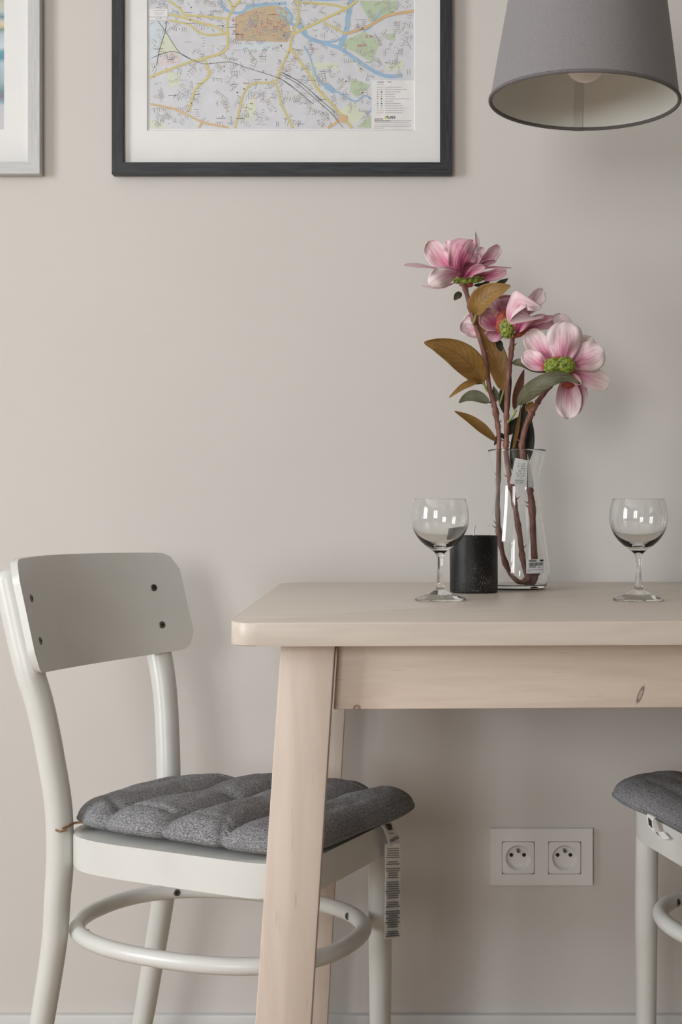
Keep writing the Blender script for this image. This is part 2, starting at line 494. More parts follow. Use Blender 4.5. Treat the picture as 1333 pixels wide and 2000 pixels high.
def make_cushion(label, group, loc, rz, tag_y, seed):
    t = thing('seat_cushion', label, 'cushion', loc, rz, group)
    b = BM()
    NR, NA = 70, 300
    YC = .016 if tag_y > 0 else -.016
    def bound(a):
        ca, sa = math.cos(a), math.sin(a); e = 5.0 if ca > 0 else (4.0 if sa * YC < 0 else 2.7)
        rr = (abs(ca) ** e + abs(sa) ** e) ** (-1 / e)
        x = .020 + rr * ca * (.173 if ca > 0 else .204)
        hw = .149 + .015 * (x / .19)
        k = max(0, ca) * max(0, sa * (1 if YC > 0 else -1)) * 2     # one front corner is pulled out over the seat edge
        return x + .019 * k ** 1.5, YC + rr * sa * (hw + .010 * k)
    def seamf(x, y):
        s = 1.0
        for i, q in enumerate(SEAMS):
            d = abs(x - q - .16 * y - .004 * math.sin(y * 22 + i * 2 + seed))
            s = min(s, d / .044)
        return max(0.0, s)
    def pt(rho, a, side):
        bx_, by_ = bound(a)
        sc_ = 1 - .050 * math.exp(-(seamf(bx_, by_) / .16) ** 2)
        x = .020 + (bx_ - .020) * rho * sc_; y = YC + (by_ - YC) * rho * sc_
        s = seamf(x, y)
        puff = .22 + .78 * math.sin(min(1, s) * PI / 2) ** .42
        h = max(0, 1 - rho ** 8) ** .5
        w1 = noise.noise(Vector((x * 16, y * 16, seed))) ; w2 = noise.noise(Vector((x * 60, y * 30, seed + 5)))
        ze = .0125 - .003 * math.cos(2 * a)
        fold = -.0045 * math.exp(-((rho - .80 - .03 * math.sin(4 * a)) / .035) ** 2) * (1 if (math.cos(a) < -.2) else .25)
        if side > 0: z = ze + h * (.0290 * puff + .0020 * w1 * h + .0014 * w2) + (fold * h)
        else: z = ze - h * .012
        return Vector((x, y, z + ZS))
    rows = {}
    for side in (1, -1):
        cen = b.verts.new(pt(0, 0, side)); prev = None
        for i in range(1, NR + 1):
            rho = 1 - (1 - i / NR) ** 1.5
            if i == NR and side == -1: row = rows[1]
            else: row = [b.verts.new(pt(rho, 2 * PI * k / NA, side)) for k in range(NA)]
            if prev is None:
                for k in range(NA):
                    f = [cen, row[k], row[(k + 1) % NA]]
                    b.faces.new(f if side > 0 else f[::-1])
            else:
                for k in range(NA):
                    f = [prev[k], row[k], row[(k + 1) % NA], prev[(k + 1) % NA]]
                    b.faces.new(f if side > 0 else f[::-1])
            prev = row
        rows[side] = prev
    obj('cushion_pad', b, fab_m, t, angle=180)
    # edge piping seam
    b = BM(); tube(b, [pt(1.0, 2 * PI * k / NA, 1) for k in range(NA)], .0014, 6, closed=True); obj('edge_seam', b, fab_m, t)
    # cords tying the pad to the back posts
    for sy in (-1, 1):
        b = BM()
        p0 = Vector((-.138, sy * .103, ZS + .0125))
        tube(b, crom([p0, p0 + Vector((-.012, sy * .008, -.001)), Vector((-.150, sy * .124, ZS + .010)), Vector((-.152, sy * .132, ZS + .009))], 6), .0016, 8)
        tube(b, crom([Vector((-.146, sy * .130, ZS + .008)), Vector((-.152, sy * .135, ZS + .006)), Vector((-.156, sy * .136, ZS + .0065)), Vector((-.159, sy * .136, ZS + .0075))], 6), .0014, 8)
        obj('tie_cord', b, tie_m, t)
    return t
def strip(b, path, wv, th=.0004, mi=0):
    """thin band along path, width vector wv (list per point or one)"""
    rows = []
    for i, p in enumerate(path):
        p = Vector(p); wd = Vector(wv[i]) if isinstance(wv, list) else Vector(wv)
        tg = (Vector(path[min(i + 1, len(path) - 1)]) - Vector(path[max(0, i - 1)])).normalized()
        n_ = tg.cross(wd).normalized() * th
        rows.append([b.verts.new(p - wd / 2 - n_), b.verts.new(p + wd / 2 - n_), b.verts.new(p + wd / 2 + n_), b.verts.new(p - wd / 2 + n_)])
    for a, c in zip(rows[:-1], rows[1:]):
        for k in range(4):
            f = b.faces.new([a[k], a[(k + 1) % 4], c[(k + 1) % 4], c[k]]); f.material_index = mi
    b.faces.new(rows[0][::-1]).material_index = mi; b.faces.new(rows[-1]).material_index = mi

CU1 = make_cushion('grey tweed channel-quilted cushion on the chair at the left end of the table', 'grey seat cushions', (-.262, -.374, 0), R(-24), .1, 1.0)
# its long care label: flap over the seat edge, then hanging beside the front leg
b = BM()
yc = .075
path = [(.180, yc - .004, ZS + .010), (.192, yc, ZS + .008), (.1985, yc + .006, ZS - .004), (.200, yc + .014, ZS - .020), (.199, yc + .020, ZS - .029)]
strip(b, path, (0, .034, -.006))
lab = obj('care_label', b, paper_m, CU1)
b = BM()
strip(b, [(.1985, yc + .002, ZS + .0035), (.2006, yc + .003, ZS - .0045)], (0, .0125, -.002), .0003)
obj('label_patch', b, ink_m, lab)
b = BM()
for j in range(6):
    y = yc + .002 + j * .0042
    strip(b, [(.2012, y, ZS - .0165), (.2022, y + .0012, ZS - .0205)], (0, .0026, 0), .0002)
strip(b, [(.2000, yc + .006, ZS - .009), (.2004, yc + .007, ZS - .0102)], (0, .015, -.004), .0002)
obj('label_print', b, greyink_m, lab)
b = BM()
hang = [(.199, yc + .012, ZS - .024), (.1985, yc + .014, ZS - .05), (.198, yc + .015, ZS - .10), (.197, yc + .016, ZS - .148)]
strip(b, crom(hang, 6), (.010, .024, -.004))
hl = obj('hanging_label', b, paper_m, CU1)
b = BM()
random.seed(11)
for k in range(40):
    z = ZS - .030 - k * .0029
    if random.random() < .12: continue
    w_ = random.uniform(.6, .95)
    strip(b, [(.1986, yc + .0135, z), (.1986, yc + .0135, z - .0011)], (.010 * w_, .024 * w_, -.004 * w_), .0012)
obj('label_print', b, greyink_m, hl)

CU2 = make_cushion('dark grey tweed cushion on the chair at the right, with a folded white label', 'grey seat cushions', (.4885, -.341, 0), R(194), -.1, 4.0)
b = BM()
strip(b, crom([(.180, -.034, ZS + .010), (.194, -.031, ZS + .009), (.1985, -.026, ZS + .002), (.1985, -.018, ZS - .008), (.195, -.006, ZS - .012), (.190, .006, ZS - .009)], 5), (0, .020, -.004))
lab2 = obj('care_label', b, paper_m, CU2)
b = BM(); strip(b, [(.1988, -.027, ZS + .0045), (.2000, -.022, ZS - .0035)], (0, .010, -.002), .0005); obj('label_patch', b, ink_m, lab2)

# ------------------------------------------------------------------ framed pictures
def frame_thing(name, label, x0, x1, z0, z1, wd, dep, fm, cat='picture'):
    t = thing(name, label, cat, ((x0 + x1) / 2, 0, z0))
    b = BM()
    o = [(x0, z0), (x1, z0), (x1, z1), (x0, z1)]; i_ = [(x0 + wd, z0 + wd), (x1 - wd, z0 + wd), (x1 - wd, z1 - wd), (x0 + wd, z1 - wd)]
    yb, yf = -.0015, -dep
    OB = [b.verts.new((p[0], yb, p[1])) for p in o]; OF = [b.verts.new((p[0], yf, p[1])) for p in o]
    IB = [b.verts.new((p[0], yb, p[1])) for p in i_]; IF = [b.verts.new((p[0], yf, p[1])) for p in i_]
    for k in range(4):
        j = (k + 1) % 4
        for f in (b.faces.new([OF[k], OF[j], IF[j], IF[k]]), b.faces.new([OB[k], IB[k], IB[j], OB[j]]), b.faces.new([OB[k], OB[j], OF[j], OF[k]]), b.faces.new([IB[k], IF[k], IF[j], IB[j]])): f.material_index = k % 2
    bmesh.ops.recalc_face_normals(b, faces=b.faces)
    bmesh.ops.bevel(b, geom=[e for e in b.edges if abs(e.verts[0].co.y - yf) < 1e-6 and abs(e.verts[1].co.y - yf) < 1e-6], offset=.0008, segments=2, affect='EDGES')
    obj('frame', b, fm, t, world=True, angle=30)
    b = BM(); box(b, x0 + .002, x1 - .002, -.0035, -.0012, z0 + .002, z1 - .002); obj('backing_board', b, backing_m, t, world=True, smooth=False)
    b = BM(); box(b, x0 + wd - .0005, x1 - wd + .0005, -.0122, -.0105, z0 + wd - .0005, z1 - wd + .0005); obj('glass_pane', b, pane_m, t, world=True, smooth=False)
    return t
def passepartout(t, x0, x1, z0, z1, hx0, hx1, hz0, hz1, yf=-.0095, yb=-.0068):
    b = BM(); bv = .0012
    rings = []
    for (a0, a1, c0, c1, y) in ((x0, x1, z0, z1, yb), (x0, x1, z0, z1, yf), (hx0, hx1, hz0, hz1, yf), (hx0 + bv, hx1 - bv, hz0 + bv, hz1 - bv, yb)):
        rings.append([b.verts.new(p) for p in ((a0, y, c0), (a1, y, c0), (a1, y, c1), (a0, y, c1))])
    for a, c in zip(rings[:-1], rings[1:]):
        for k in range(4): b.faces.new([a[k], a[(k + 1) % 4], c[(k + 1) % 4], c[k]])
    obj('passepartout', b, mount_m, t, world=True, smooth=False)
backing_m = mat('backing_board', (.35, .28, .2), .9); vary(backing_m, (.32, .26, .18), (.38, .3, .22), nscale=50)
mount_m = mat('white_mount_card', (.80, .80, .79), .85, .2); vary(mount_m, (.79, .79, .78), (.81, .81, .80), nscale=20)
def grain_pair(name, c1, c2, rough):
    o = []
    for k, sc3 in enumerate(((5, 60, 70), (70, 60, 5))):
        m = mat(name, c1, rough, .35); vary(m, c1, c2, scale=sc3, nscale=5, detail=6, bump=.3, dist=.0004); o.append(m)
    return o
blackframe_m = grain_pair('black_woodgrain_frame', (.014, .016, .019), (.034, .036, .041), .45)
silverframe_m = grain_pair('pale_grey_frame', (.50, .51, .515), (.57, .575, .575), .45)

dF = WD - .018
def fx(px, d=dF): return (px - X0) * d / F
def fz(py, d=dF): return CH - (py - YH) * d / F
A = (fx(218), fx(883), fz(339.5), 2.105)
M1 = frame_thing('framed_map', 'city map behind glass in a black woodgrain frame with a white mount', *A, fx(23) - fx(0), .018, blackframe_m)
dM = WD - .0095
def mx_(px): return (px - X0) * dM / F
def mz_(py): return CH - (py - YH) * dM / F
passepartout(M1, A[0] + .004, A[1] - .004, A[2] + .004, A[3] - .004, mx_(287), mx_(811), mz_(255), 2.105 - .075)

# --- the printed map: one sheet, every ink its own slot
def flat(name, c): 
    m = mat(name, c, .8, .2); vary(m, tuple(v * .97 for v in c), tuple(min(1, v * 1.03) for v in c), nscale=60); return m
inks = [flat('map_paper', (.66, .675, .71)), flat('map_yellow', (.66, .58, .22)), flat('map_blue', (.33, .50, .68)), flat('map_green', (.50, .60, .43)),
        flat('map_oldtown', (.58, .45, .29)), flat('map_streetgrey', (.36, .36, .40)), flat('map_black', (.07, .07, .08)), flat('map_red', (.50, .18, .18)),
        flat('map_roadedge', (.55, .47, .30)), flat('map_orange', (.66, .46, .25)), flat('map_palegreen', (.68, .72, .58)), flat('map_paleblue', (.64, .71, .76)),
        flat('map_white', (.80, .80, .80)), flat('map_pink', (.70, .62, .62)), flat('map_teal', (.45, .58, .55))]
ys = -.0064
sheet = BM()
LC = [0]
def mp_(p, lay): return (mx_(p[0]), ys - .0001 * (lay + .055 * (LC[0] % 14)), mz_(p[1]))
def mpoly(pts, lay, mi):
    LC[0] += 1
    f = sheet.faces.new([sheet.verts.new(mp_(p, lay)) for p in pts]); f.material_index = mi
def mline(pts, wpx, lay, mi, sm=True):
    LC[0] += 1
    if sm and len(pts) > 2: pts = [(v.x, v.y) for v in crom([(p[0], p[1], 0) for p in pts], 5)]
    L_, R_ = [], []
    for i, p in enumerate(pts):
        a = pts[max(0, i - 1)]; c = pts[min(len(pts) - 1, i + 1)]
        dx, dy = c[0] - a[0], c[1] - a[1]; l_ = math.hypot(dx, dy) or 1
        nx, ny = -dy / l_ * wpx / 2, dx / l_ * wpx / 2
        L_.append(sheet.verts.new(mp_((p[0] + nx, p[1] + ny), lay))); R_.append(sheet.verts.new(mp_((p[0] - nx, p[1] - ny), lay)))
    for i in range(len(pts) - 1):
        f = sheet.faces.new([L_[i], R_[i], R_[i + 1], L_[i + 1]]); f.material_index = mi
TOPY = -700
a0, a1, c0, c1 = 282, 816, 261, TOPY
mpoly([(a0, c0), (a1, c0), (a1, c1), (a0, c1)], 0, 12)
mpoly([(290, 251), (727, 251), (810, 155), (810, c1), (290, c1)], 1, 0)
# tinted districts, parks, water
for pts, mi in [
    ([(291, 37), (324, 45), (313, 80), (305, 113), (291, 116)], 11), ([(310, 90), (322, 60), (345, 92), (351, 98), (308, 108)], 10),
    ([(293, 233), (319, 238), (319, 250), (293, 250)], 10), ([(325, 100), (340, 98), (356, 118), (330, 126), (308, 126)], 13),
    ([(702, 0), (778, 0), (778, 16), (751, 35), (724, 43), (713, 22)], 3), ([(675, 76), (713, 60), (729, 70), (740, 89), (727, 121), (692, 100), (670, 90)], 3),
    ([(686, 151), (724, 165), (718, 173), (697, 189), (683, 178)], 3), ([(697, 246), (727, 224), (727, 250)], 3),
    ([(753, 65), (772, 64), (772, 79), (756, 76)], 3), ([(610, 127), (618, 130), (616, 151), (610, 151)], 3),
    ([(470, 82), (535, 82), (530, 98), (470, 97)], 11), ([(600, 120), (660, 122), (658, 134), (612, 134)], 10),
    ([(660, 215), (690, 200), (715, 225), (695, 240), (672, 240)], 10), ([(475, 205), (500, 185), (500, 225), (478, 240)], 10),
    ([(760, 120), (790, 118), (785, 135), (750, 137)], 10), ([(325, 140), (350, 140), (352, 165), (330, 170)], 10),
    ([(631, 160), (645, 163), (660, 178), (652, 182), (634, 172)], 2),
    ([(459, 32), (478, 22), (497, 16), (520, 10), (545, 10), (560, 18), (567, 40), (566, 62), (562, 81), (500, 79), (459, 79)], 4),
    ([(540, 12), (566, 30), (566, 42), (545, 36)], 14), ([(480, 12), (515, 8), (535, 8), (505, 14), (480, 20)], 14)]:
    mpoly(pts, 2, mi)
rivers = [([(427, 0), (443, 19), (470, 24), (486, 11), (510, 8), (560, 5)], 6), ([(688, -6), (680, 32), (678, 54), (664, 92)], 10),
          ([(580, 43), (594, 65), (616, 78), (643, 86), (667, 95), (702, 119), (734, 140), (761, 148), (786, 146)], 7.5), ([(602, 78), (648, 80), (670, 73)], 4),
          ([(594, 89), (605, 108), (613, 135), (626, 159), (648, 173), (670, 184), (694, 197), (713, 186), (726, 194), (726, 213), (715, 221)], 3.6),
          ([(555, 12), (570, 30), (568, 45), (590, 50), (600, 70)], 6), ([(710, 60), (725, 50), (745, 20)], 4), ([(580, 0), (600, -4), (640, -2), (688, -6)], 6),
          ([(688, -6), (660, -80), (600, -130), (500, -150), (400, -260), (290, -300)], 9)]
for pts, w_ in rivers: mline(pts, w_, 3, 2)
roads = [([(330, 0), (351, 16), (362, 28), (405, 31), (447, 36)], 3.2, 1), ([(330, 27), (362, 34), (389, 43), (421, 51), (443, 66)], 3.4, 1),
         ([(330, 38), (367, 46), (384, 59), (405, 67), (438, 65)], 2.8, 1), ([(447, 0), (454, 16), (444, 40), (442, 94), (402, 112), (367, 121), (308, 143), (292, 151)], 3.6, 1),
         ([(400, 116), (408, 146), (381, 173), (373, 200), (367, 216)], 3.4, 1), ([(293, 202), (340, 212), (373, 227), (400, 239), (446, 248)], 3.2, 9),
         ([(459, 249), (483, 169), (535, 159), (548, 135), (567, 92)], 3.4, 1), ([(535, 159), (543, 175), (551, 205), (572, 249)], 3.2, 1),
         ([(570, 67), (621, 42), (675, 16), (690, 5), (699, 0)], 4, 1), ([(567, 92), (605, 146), (621, 173), (648, 202), (688, 249)], 4, 1),
         ([(675, 65), (718, 51), (756, 30), (810, 20)], 5, 9), ([(632, 42), (655, 54), (675, 65)], 3, 1), ([(640, 249), (655, 240), (670, 227)], 4, 9),
         ([(580, -4), (583, 35), (570, 67), (567, 92)], 3.6, 1), ([(585, 3), (648, 8), (675, 15)], 3.4, 1), ([(388, 249), (394, 238)], 3.4, 9),
         ([(454, 16), (500, -30), (600, -60), (810, -90)], 4, 1), ([(447, 0), (440, -120), (380, -300), (300, -420)], 4, 1)]
for pts, w_, mi in roads:
    mline(pts, w_ + 1.0, 4, 8); mline(pts, w_, 5, mi)
mpoly([(661, 228), (668, 222), (678, 224), (680, 233), (672, 240), (664, 236)], 6, 9)
rails = [[(308, 40), (324, 62), (351, 102), (384, 119), (402, 124), (448, 120), (483, 132), (535, 148), (560, 160), (580, 176)],
         [(324, 40), (322, 60), (310, 100), (306, 126)], [(295, 112), (330, 100), (351, 103), (370, 113)],
         [(545, 143), (580, 162), (618, 194), (648, 221), (670, 248)], [(548, 140), (586, 160), (622, 190), (655, 219)], [(544, 150), (575, 172), (612, 202)],
         [(552, 140), (592, 164), (628, 197)]]
for r_ in rails: mline(r_, .9, 6, 6)
# streets: little blocks of parallel and crossing lines
rnd = random.Random(3)
def inpoly(x, y, pg):
    c = False; j = len(pg) - 1
    for i in range(len(pg)):
        if (pg[i][1] > y) != (pg[j][1] > y) and x < (pg[j][0] - pg[i][0]) * (y - pg[i][1]) / (pg[j][1] - pg[i][1]) + pg[i][0]: c = not c
        j = i
    return c
for _ in range(560):
    cx, cy = rnd.uniform(295, 805), rnd.uniform(-60, 246)
    if cx > 725 and cy > 150: continue
    if 300 < cx < 440 and 60 < cy < 100 and rnd.random() < .7: continue
    ang = rnd.choice([.3, .9, 1.4, -.5, 0, 2.0]) + rnd.uniform(-.2, .2) + cx * .004
    n_ = rnd.randint(2, 5); gap = rnd.uniform(3, 5.5); ln = rnd.uniform(4, 13)
    ca, sa = math.cos(ang), math.sin(ang)
    for k in range(n_):
        ox, oy = cx - sa * gap * k, cy + ca * gap * k
        l2 = ln * rnd.uniform(.5, 1.1)
        e = (ox + ca * l2, oy + sa * l2)
        if max(ox, e[0]) > 806 or min(ox, e[0]) < 293 or max(oy, e[1]) > 248 or (max(ox, e[0]) > 724 and max(oy, e[1]) > 150): continue
        mline([(ox, oy), e], rnd.choice([.8, 1.0, 1.3]), 3.5, rnd.choice([5, 5, 5, 8]), False)
    if rnd.random() < .5: 
        e = (cx - sa * gap * n_, cy + ca * gap * n_)
        if 293 < e[0] < 806 and e[1] < 248 and not (e[0] > 724 and e[1] > 150): mline([(cx, cy), e], .8, 3.5, 5, False)
for _ in range(260):
    x, y = rnd.uniform(461, 562), rnd.uniform(22, 78); l_ = rnd.uniform(4, 12)
    e = (min(564, x + l_), y + rnd.uniform(-1, 1)) if rnd.random() < .5 else (x + rnd.uniform(-1, 1), min(79, y + l_))
    mline([(x, y), e], .8, 3, rnd.choice([8, 8, 5, 7]), False)
for _ in range(60):
    x, y = rnd.uniform(295, 800), rnd.uniform(5, 246)
    if x > 722 and y > 145: continue
    s = rnd.uniform(.7, 1.3); mpoly([(x - s, y - s), (x + s, y - s), (x + s, y + s), (x - s, y + s)], 7, rnd.choice([6, 6, 7]))
for x, y in ((499, 22), (455, 38), (457, 60), (472, 70), (498, 49), (538, 55), (553, 50), (549, 55), (513, 139), (712, 86), (716, 70), (724, 70), (610, 94), (700, 88), (706, 88)):
    s = 2.2; mpoly([(x - s, y - s), (x + s, y - s), (x + s, y + s), (x - s, y + s)], 7, 7); s = 1.0; mpoly([(x - s, y - s), (x + s, y - s), (x + s, y + s), (x - s, y + s)], 8, 0)
def words(x, y, ln, h=1.3, mi=5, lay=8):
    e = x + ln
    while x < e:
        wl = rnd.uniform(1.2, 4.5); mpoly([(x, y - h / 2), (min(e, x + wl), y - h / 2), (min(e, x + wl), y + h / 2), (x, y + h / 2)], lay, mi); x += wl + .8
for _ in range(70):
    x, y = rnd.uniform(300, 780), rnd.uniform(2, 244)
    if x > 700 and y > 135: continue
    words(x, y, rnd.uniform(6, 18), .9, rnd.choice([5, 6]))
# box title at the left edge and the legend at the lower right
mpoly([(291, 16), (327, 16), (327, 38), (291, 38)], 7, 12); words(300, 19, 22, 1.4); words(300, 24, 20, .8); words(303, 27, 16, .8); mline([(289, 32), (327, 32)], .8, 8, 5, False); words(304, 35, 12, .8)
mpoly([(726, 156), (810, 156), (810, 252), (726, 252)], 6, 12)
mline([(737, 159.3), (751, 159.3)], 1.3, 8, 6, False); mline([(757, 159.3), (765, 159.3)], 1.3, 8, 6, False); words(737, 163.5, 13, 1, 5)
for k, ln in enumerate((31, 43, 30, 19, 20, 46, 16, 30, 34, 42, 37, 34)):
    y = 169.5 + k * 4.55
    words(753, y, ln, 1.2)
    for xx in (738, 745.5):
        s = rnd.uniform(.8, 1.5)
        if k in (0, 1, 10, 11): words(736, y, 14, 1.0, 8 if k > 9 else 5); break
        mpoly([(xx - s, y - s), (xx + s, y - s), (xx + s, y + s), (xx - s, y + s)], 8, 6 if k in (2, 5, 7) and xx > 740 else 5)
words(732, 231.5, 17, 1.6, 6); words(732, 235.2, 32, 1.6, 6); words(765, 235, 40, 1); words(732, 238.5, 68, .9); words(731, 243.2, 73, 1.0); words(731, 246.4, 72, 1.0); words(731, 249.3, 20, .9)
obj('map_sheet', sheet, inks, M1, world=True, smooth=False)
def text_mesh(body, size, mtl, parent, M, name='lettering', ext=.00005):
    cu = bpy.data.curves.new('t', 'FONT'); cu.body = body; cu.size = size; cu.extrude = ext; cu.align_x = 'CENTER'; cu.align_y = 'CENTER'; cu.offset = size * .012
    o = bpy.data.objects.new('t', cu); C.objects.link(o)
    bpy.context.view_layer.update()
    me = bpy.data.meshes.new_from_object(o.evaluated_get(bpy.context.evaluated_depsgraph_get()))
    bpy.data.objects.remove(o); bm = BM(); bm.from_mesh(me); bpy.data.meshes.remove(me)
    bm.transform(M)
    return obj(name, bm, mtl, parent, world=True, smooth=False)
RXM = Matrix.Rotation(R(90), 4, 'X')
sheet_o = [c for c in M1.children if c.name.startswith('map_sheet')][0]
text_mesh('PLAN', .0062, ink_m, sheet_o, Matrix.Translation((mx_(763), ys - .0012, mz_(228.7))) @ RXM)
b = BM(); box(b, mx_(751.5), mx_(756), ys - .0013, ys - .0011, mz_(231), mz_(226.5)); obj('logo_square', b, inks[1], sheet_o, world=True, smooth=False)

# --- pale grey frame at the left
B_ = (fx(78) - .53, fx(78), fz(339.5), 2.105)
M2 = frame_thing('framed_picture', 'blurred blue and teal banded picture in a pale grey frame at the left edge', *B_, fx(24) - fx(0), .018, silverframe_m)
passepartout(M2, B_[0] + .004, B_[1] - .004, B_[2] + .004, B_[3] - .004, B_[0] + .08, mx_(8.5), mz_(253), 2.105 - .075)
pic_m = mat('banded_print', (.5, .5, .5), .7, .3)
tc = N(pic_m, 'ShaderNodeTexCoord'); sp = N(pic_m, 'ShaderNodeSeparateXYZ'); L(pic_m, tc.outputs['Object'], sp.inputs[0])
nz = N(pic_m, 'ShaderNodeTexNoise', Scale=14.0, Detail=4.0); L(pic_m, tc.outputs['Object'], nz.inputs['Vector'])
ad = N(pic_m, 'ShaderNodeMath', operation='MULTIPLY_ADD'); ad.inputs[1].default_value = .02; L(pic_m, nz.outputs['Fac'], ad.inputs[0]); L(pic_m, sp.outputs['Z'], ad.inputs[2])
zb = B_[2]
mr = N(pic_m, 'ShaderNodeMapRange'); mr.inputs['From Min'].default_value = mz_(253) - zb + .01; mr.inputs['From Max'].default_value = mz_(-10) - zb + .01
L(pic_m, ad.outputs[0], mr.inputs['Value'])
rp = N(pic_m, 'ShaderNodeValToRGB'); els = rp.color_ramp.elements
stops = [(0, (.55, .55, .58)), (.18, (.52, .53, .56)), (.21, (.22, .33, .46)), (.26, (.20, .15, .20)), (.30, (.12, .24, .27)), (.36, (.33, .42, .48)), (.50, (.42, .53, .60)), (.54, (.06, .25, .32)),
         (.60, (.10, .32, .38)), (.63, (.55, .63, .68)), (.72, (.40, .50, .56)), (.75, (.16, .24, .24)), (.77, (.62, .47, .24)), (.80, (.62, .56, .48)), (.84, (.10, .24, .28)), (.88, (.45, .52, .50)), (.94, (.50, .49, .42)), (1, (.38, .35, .30))]
els[0].position = 0; els[0].color = (*stops[0][1], 1); els[1].position = 1; els[1].color = (*stops[-1][1], 1)
for p_, c_ in stops[1:-1]: e = els.new(p_); e.color = (*c_, 1)
L(pic_m, mr.outputs[0], rp.inputs[0]); L(pic_m, rp.outputs[0], P(pic_m).inputs['Base Color'])
b = BM(); box(b, B_[0] + .07, mx_(12), -.0064, -.0058, mz_(257), 2.05); obj('print', b, pic_m, M2, world=True, smooth=False)

# ------------------------------------------------------------------ wall socket
plastic_m = mat('white_plastic', (.74, .72, .715), .35); vary(plastic_m, (.735, .715, .71), (.75, .73, .72), nscale=20)
sx0, sx1, sz0, sz1 = (958.5 - X0) * 2.082 / F, (1158.5 - X0) * 2.082 / F, CH - 729 * 2.082 / F, CH - 618.5 * 2.082 / F
S = thing('wall_socket', 'white double power socket plate low on the wall under the table', 'socket', ((sx0 + sx1) / 2, 0, sz0))
ds = 2.083
def sxp(px): return (px - X0) * ds / F
def szp(py): return CH - (py - YH) * ds / F
def rsq(cx, cz, h, r, n=6):
    o = []
    for a0, qx, qz in ((0, 1, 1), (90, -1, 1), (180, -1, -1), (270, 1, -1)):
        for k in range(n):
            a = R(a0 + 90 * k / (n - 1)); o.append((cx + qx * (h - r) + r * math.cos(a), cz + qz * (h - r) + r * math.sin(a)))
    return o
cs = [(sxp(1012.8), szp(1675)), (sxp(1103.6), szp(1675))]
hs = .0256
b = BM()
box(b, sx0, cs[0][0] - hs, -.0085, -.0005, sz0, sz1, .0); box(b, cs[1][0] + hs, sx1, -.0085, -.0005, sz0, sz1)
box(b, cs[0][0] + hs, cs[1][0] - hs, -.0085, -.0005, sz0, sz1)
for c in cs:
    box(b, c[0] - hs, c[0] + hs, -.0085, -.0005, sz0, c[1] - hs); box(b, c[0] - hs, c[0] + hs, -.0085, -.0005, c[1] + hs, sz1)
bmesh.ops.remove_doubles(b, verts=b.verts, dist=1e-6)
oe = [e for e in b.edges if e.is_valid and all(abs(v.co.y + .0085) < 1e-6 for v in e.verts) and (all(abs(v.co.x - sx0) < 1e-6 for v in e.verts) or all(abs(v.co.x - sx1) < 1e-6 for v in e.verts) or all(abs(v.co.z - sz0) < 1e-6 for v in e.verts) or all(abs(v.co.z - sz1) < 1e-6 for v in e.verts))]
obj('frame_plate', b, plastic_m, S, world=True, smooth=False)
for c in cs:
    b = BM(); NN = 48
    cx, cz = c; h = hs - .0006
    def sq(k, hh, r=.004):
        a = 2 * PI * k / NN; ca, sa = math.cos(a), math.sin(a); e = 24
        rr = (abs(ca) ** e + abs(sa) ** e) ** (-1 / e); return (cx + rr * ca * hh, cz + rr * sa * hh)
    def ci(k, r): a = 2 * PI * k / NN; return (cx + r * math.cos(a), cz + r * math.sin(a))
    loops = [[(*sq(k, h), -.001) for k in range(NN)], [(*sq(k, h), -.0088) for k in range(NN)], [(*sq(k, h - .0008), -.0096) for k in range(NN)],
             [(*ci(k, .0199), -.0096) for k in range(NN)], [(*ci(k, .0192), -.0088) for k in range(NN)], [(*ci(k, .0166), -.0035) for k in range(NN)], [(*ci(k, .0160), -.0030) for k in range(NN)]]
    vs = [[b.verts.new((p[0], p[2], p[1])) for p in lp] for lp in loops]
    for a_, b_ in zip(vs[:-1], vs[1:]):
        for k in range(NN): b.faces.new([a_[k], a_[(k + 1) % NN], b_[(k + 1) % NN], b_[k]])
    b.faces.new(vs[-1])
    ins = obj('socket_insert', b, plastic_m, S, world=True, angle=25)
    for dx in (-.0100, .0100):
        b = BM(); disc_cyl(b, (cx + dx - .0006, -.0036, cz + .0033), (0, 1, 0), .0030, .0012, 20); obj('pin_hole_shade', b, hole_shade_m, ins, world=True)  # black disc on the recess floor, painted as the shade inside a pin hole
    b = BM(); disc_cyl(b, (cx - .0004, -.0030, cz + .0112), (0, -1, 0), .0024, .012, 16, 0, .001); obj('earth_pin', b, bolt_m, ins, world=True)

# ------------------------------------------------------------------ pendant lamp
shade_m = mat('grey_fabric_shade', (.15, .145, .15), .85, .25, Sheen_Weight=.15, Sheen_Roughness=.4)
vary(shade_m, (.215, .203, .208), (.24, .227, .232), nscale=500, bump=.25, dist=.0004)
lining_m = mat('white_lining', (.72, .72, .68), .6); vary(lining_m, (.71, .71, .67), (.73, .73, .69), nscale=15)
trim_m = mat('grey_trim', (.13, .12, .12), .8); vary(trim_m, (.12, .11, .11), (.15, .14, .14), nscale=400)
bulb_m = mat('opal_bulb', (.78, .74, .70), .25); vary(bulb_m, (.77, .73, .69), (.79, .75, .71), nscale=10)
dl = 1.68
lx, lz, lr = (1147 - X0) * dl / F, 1.3656, .119
LT = thing('pendant_lamp', 'grey fabric cone pendant lamp with white lining, unlit, above the table', 'lamp', (lx, dl - WD, lz))
tilt = Matrix.Rotation(R(1.6), 4, 'Y')
def lamp(name, bm, m, parent=LT, tl=True, **k):
    if tl: bm.transform(Matrix.Translation((0, 0, .12)) @ tilt @ Matrix.Translation((0, 0, -.12)))
    return obj(name, bm, m, parent, **k)
hsd = .235; sl = .152
b = BM(); lathe(b, [(lr, .0), (lr - sl * hsd, hsd), (lr - sl * hsd - .0006, hsd), (lr - .0006, .0)], 128, closed=True); sh = lamp('lamp_shade', b, shade_m)
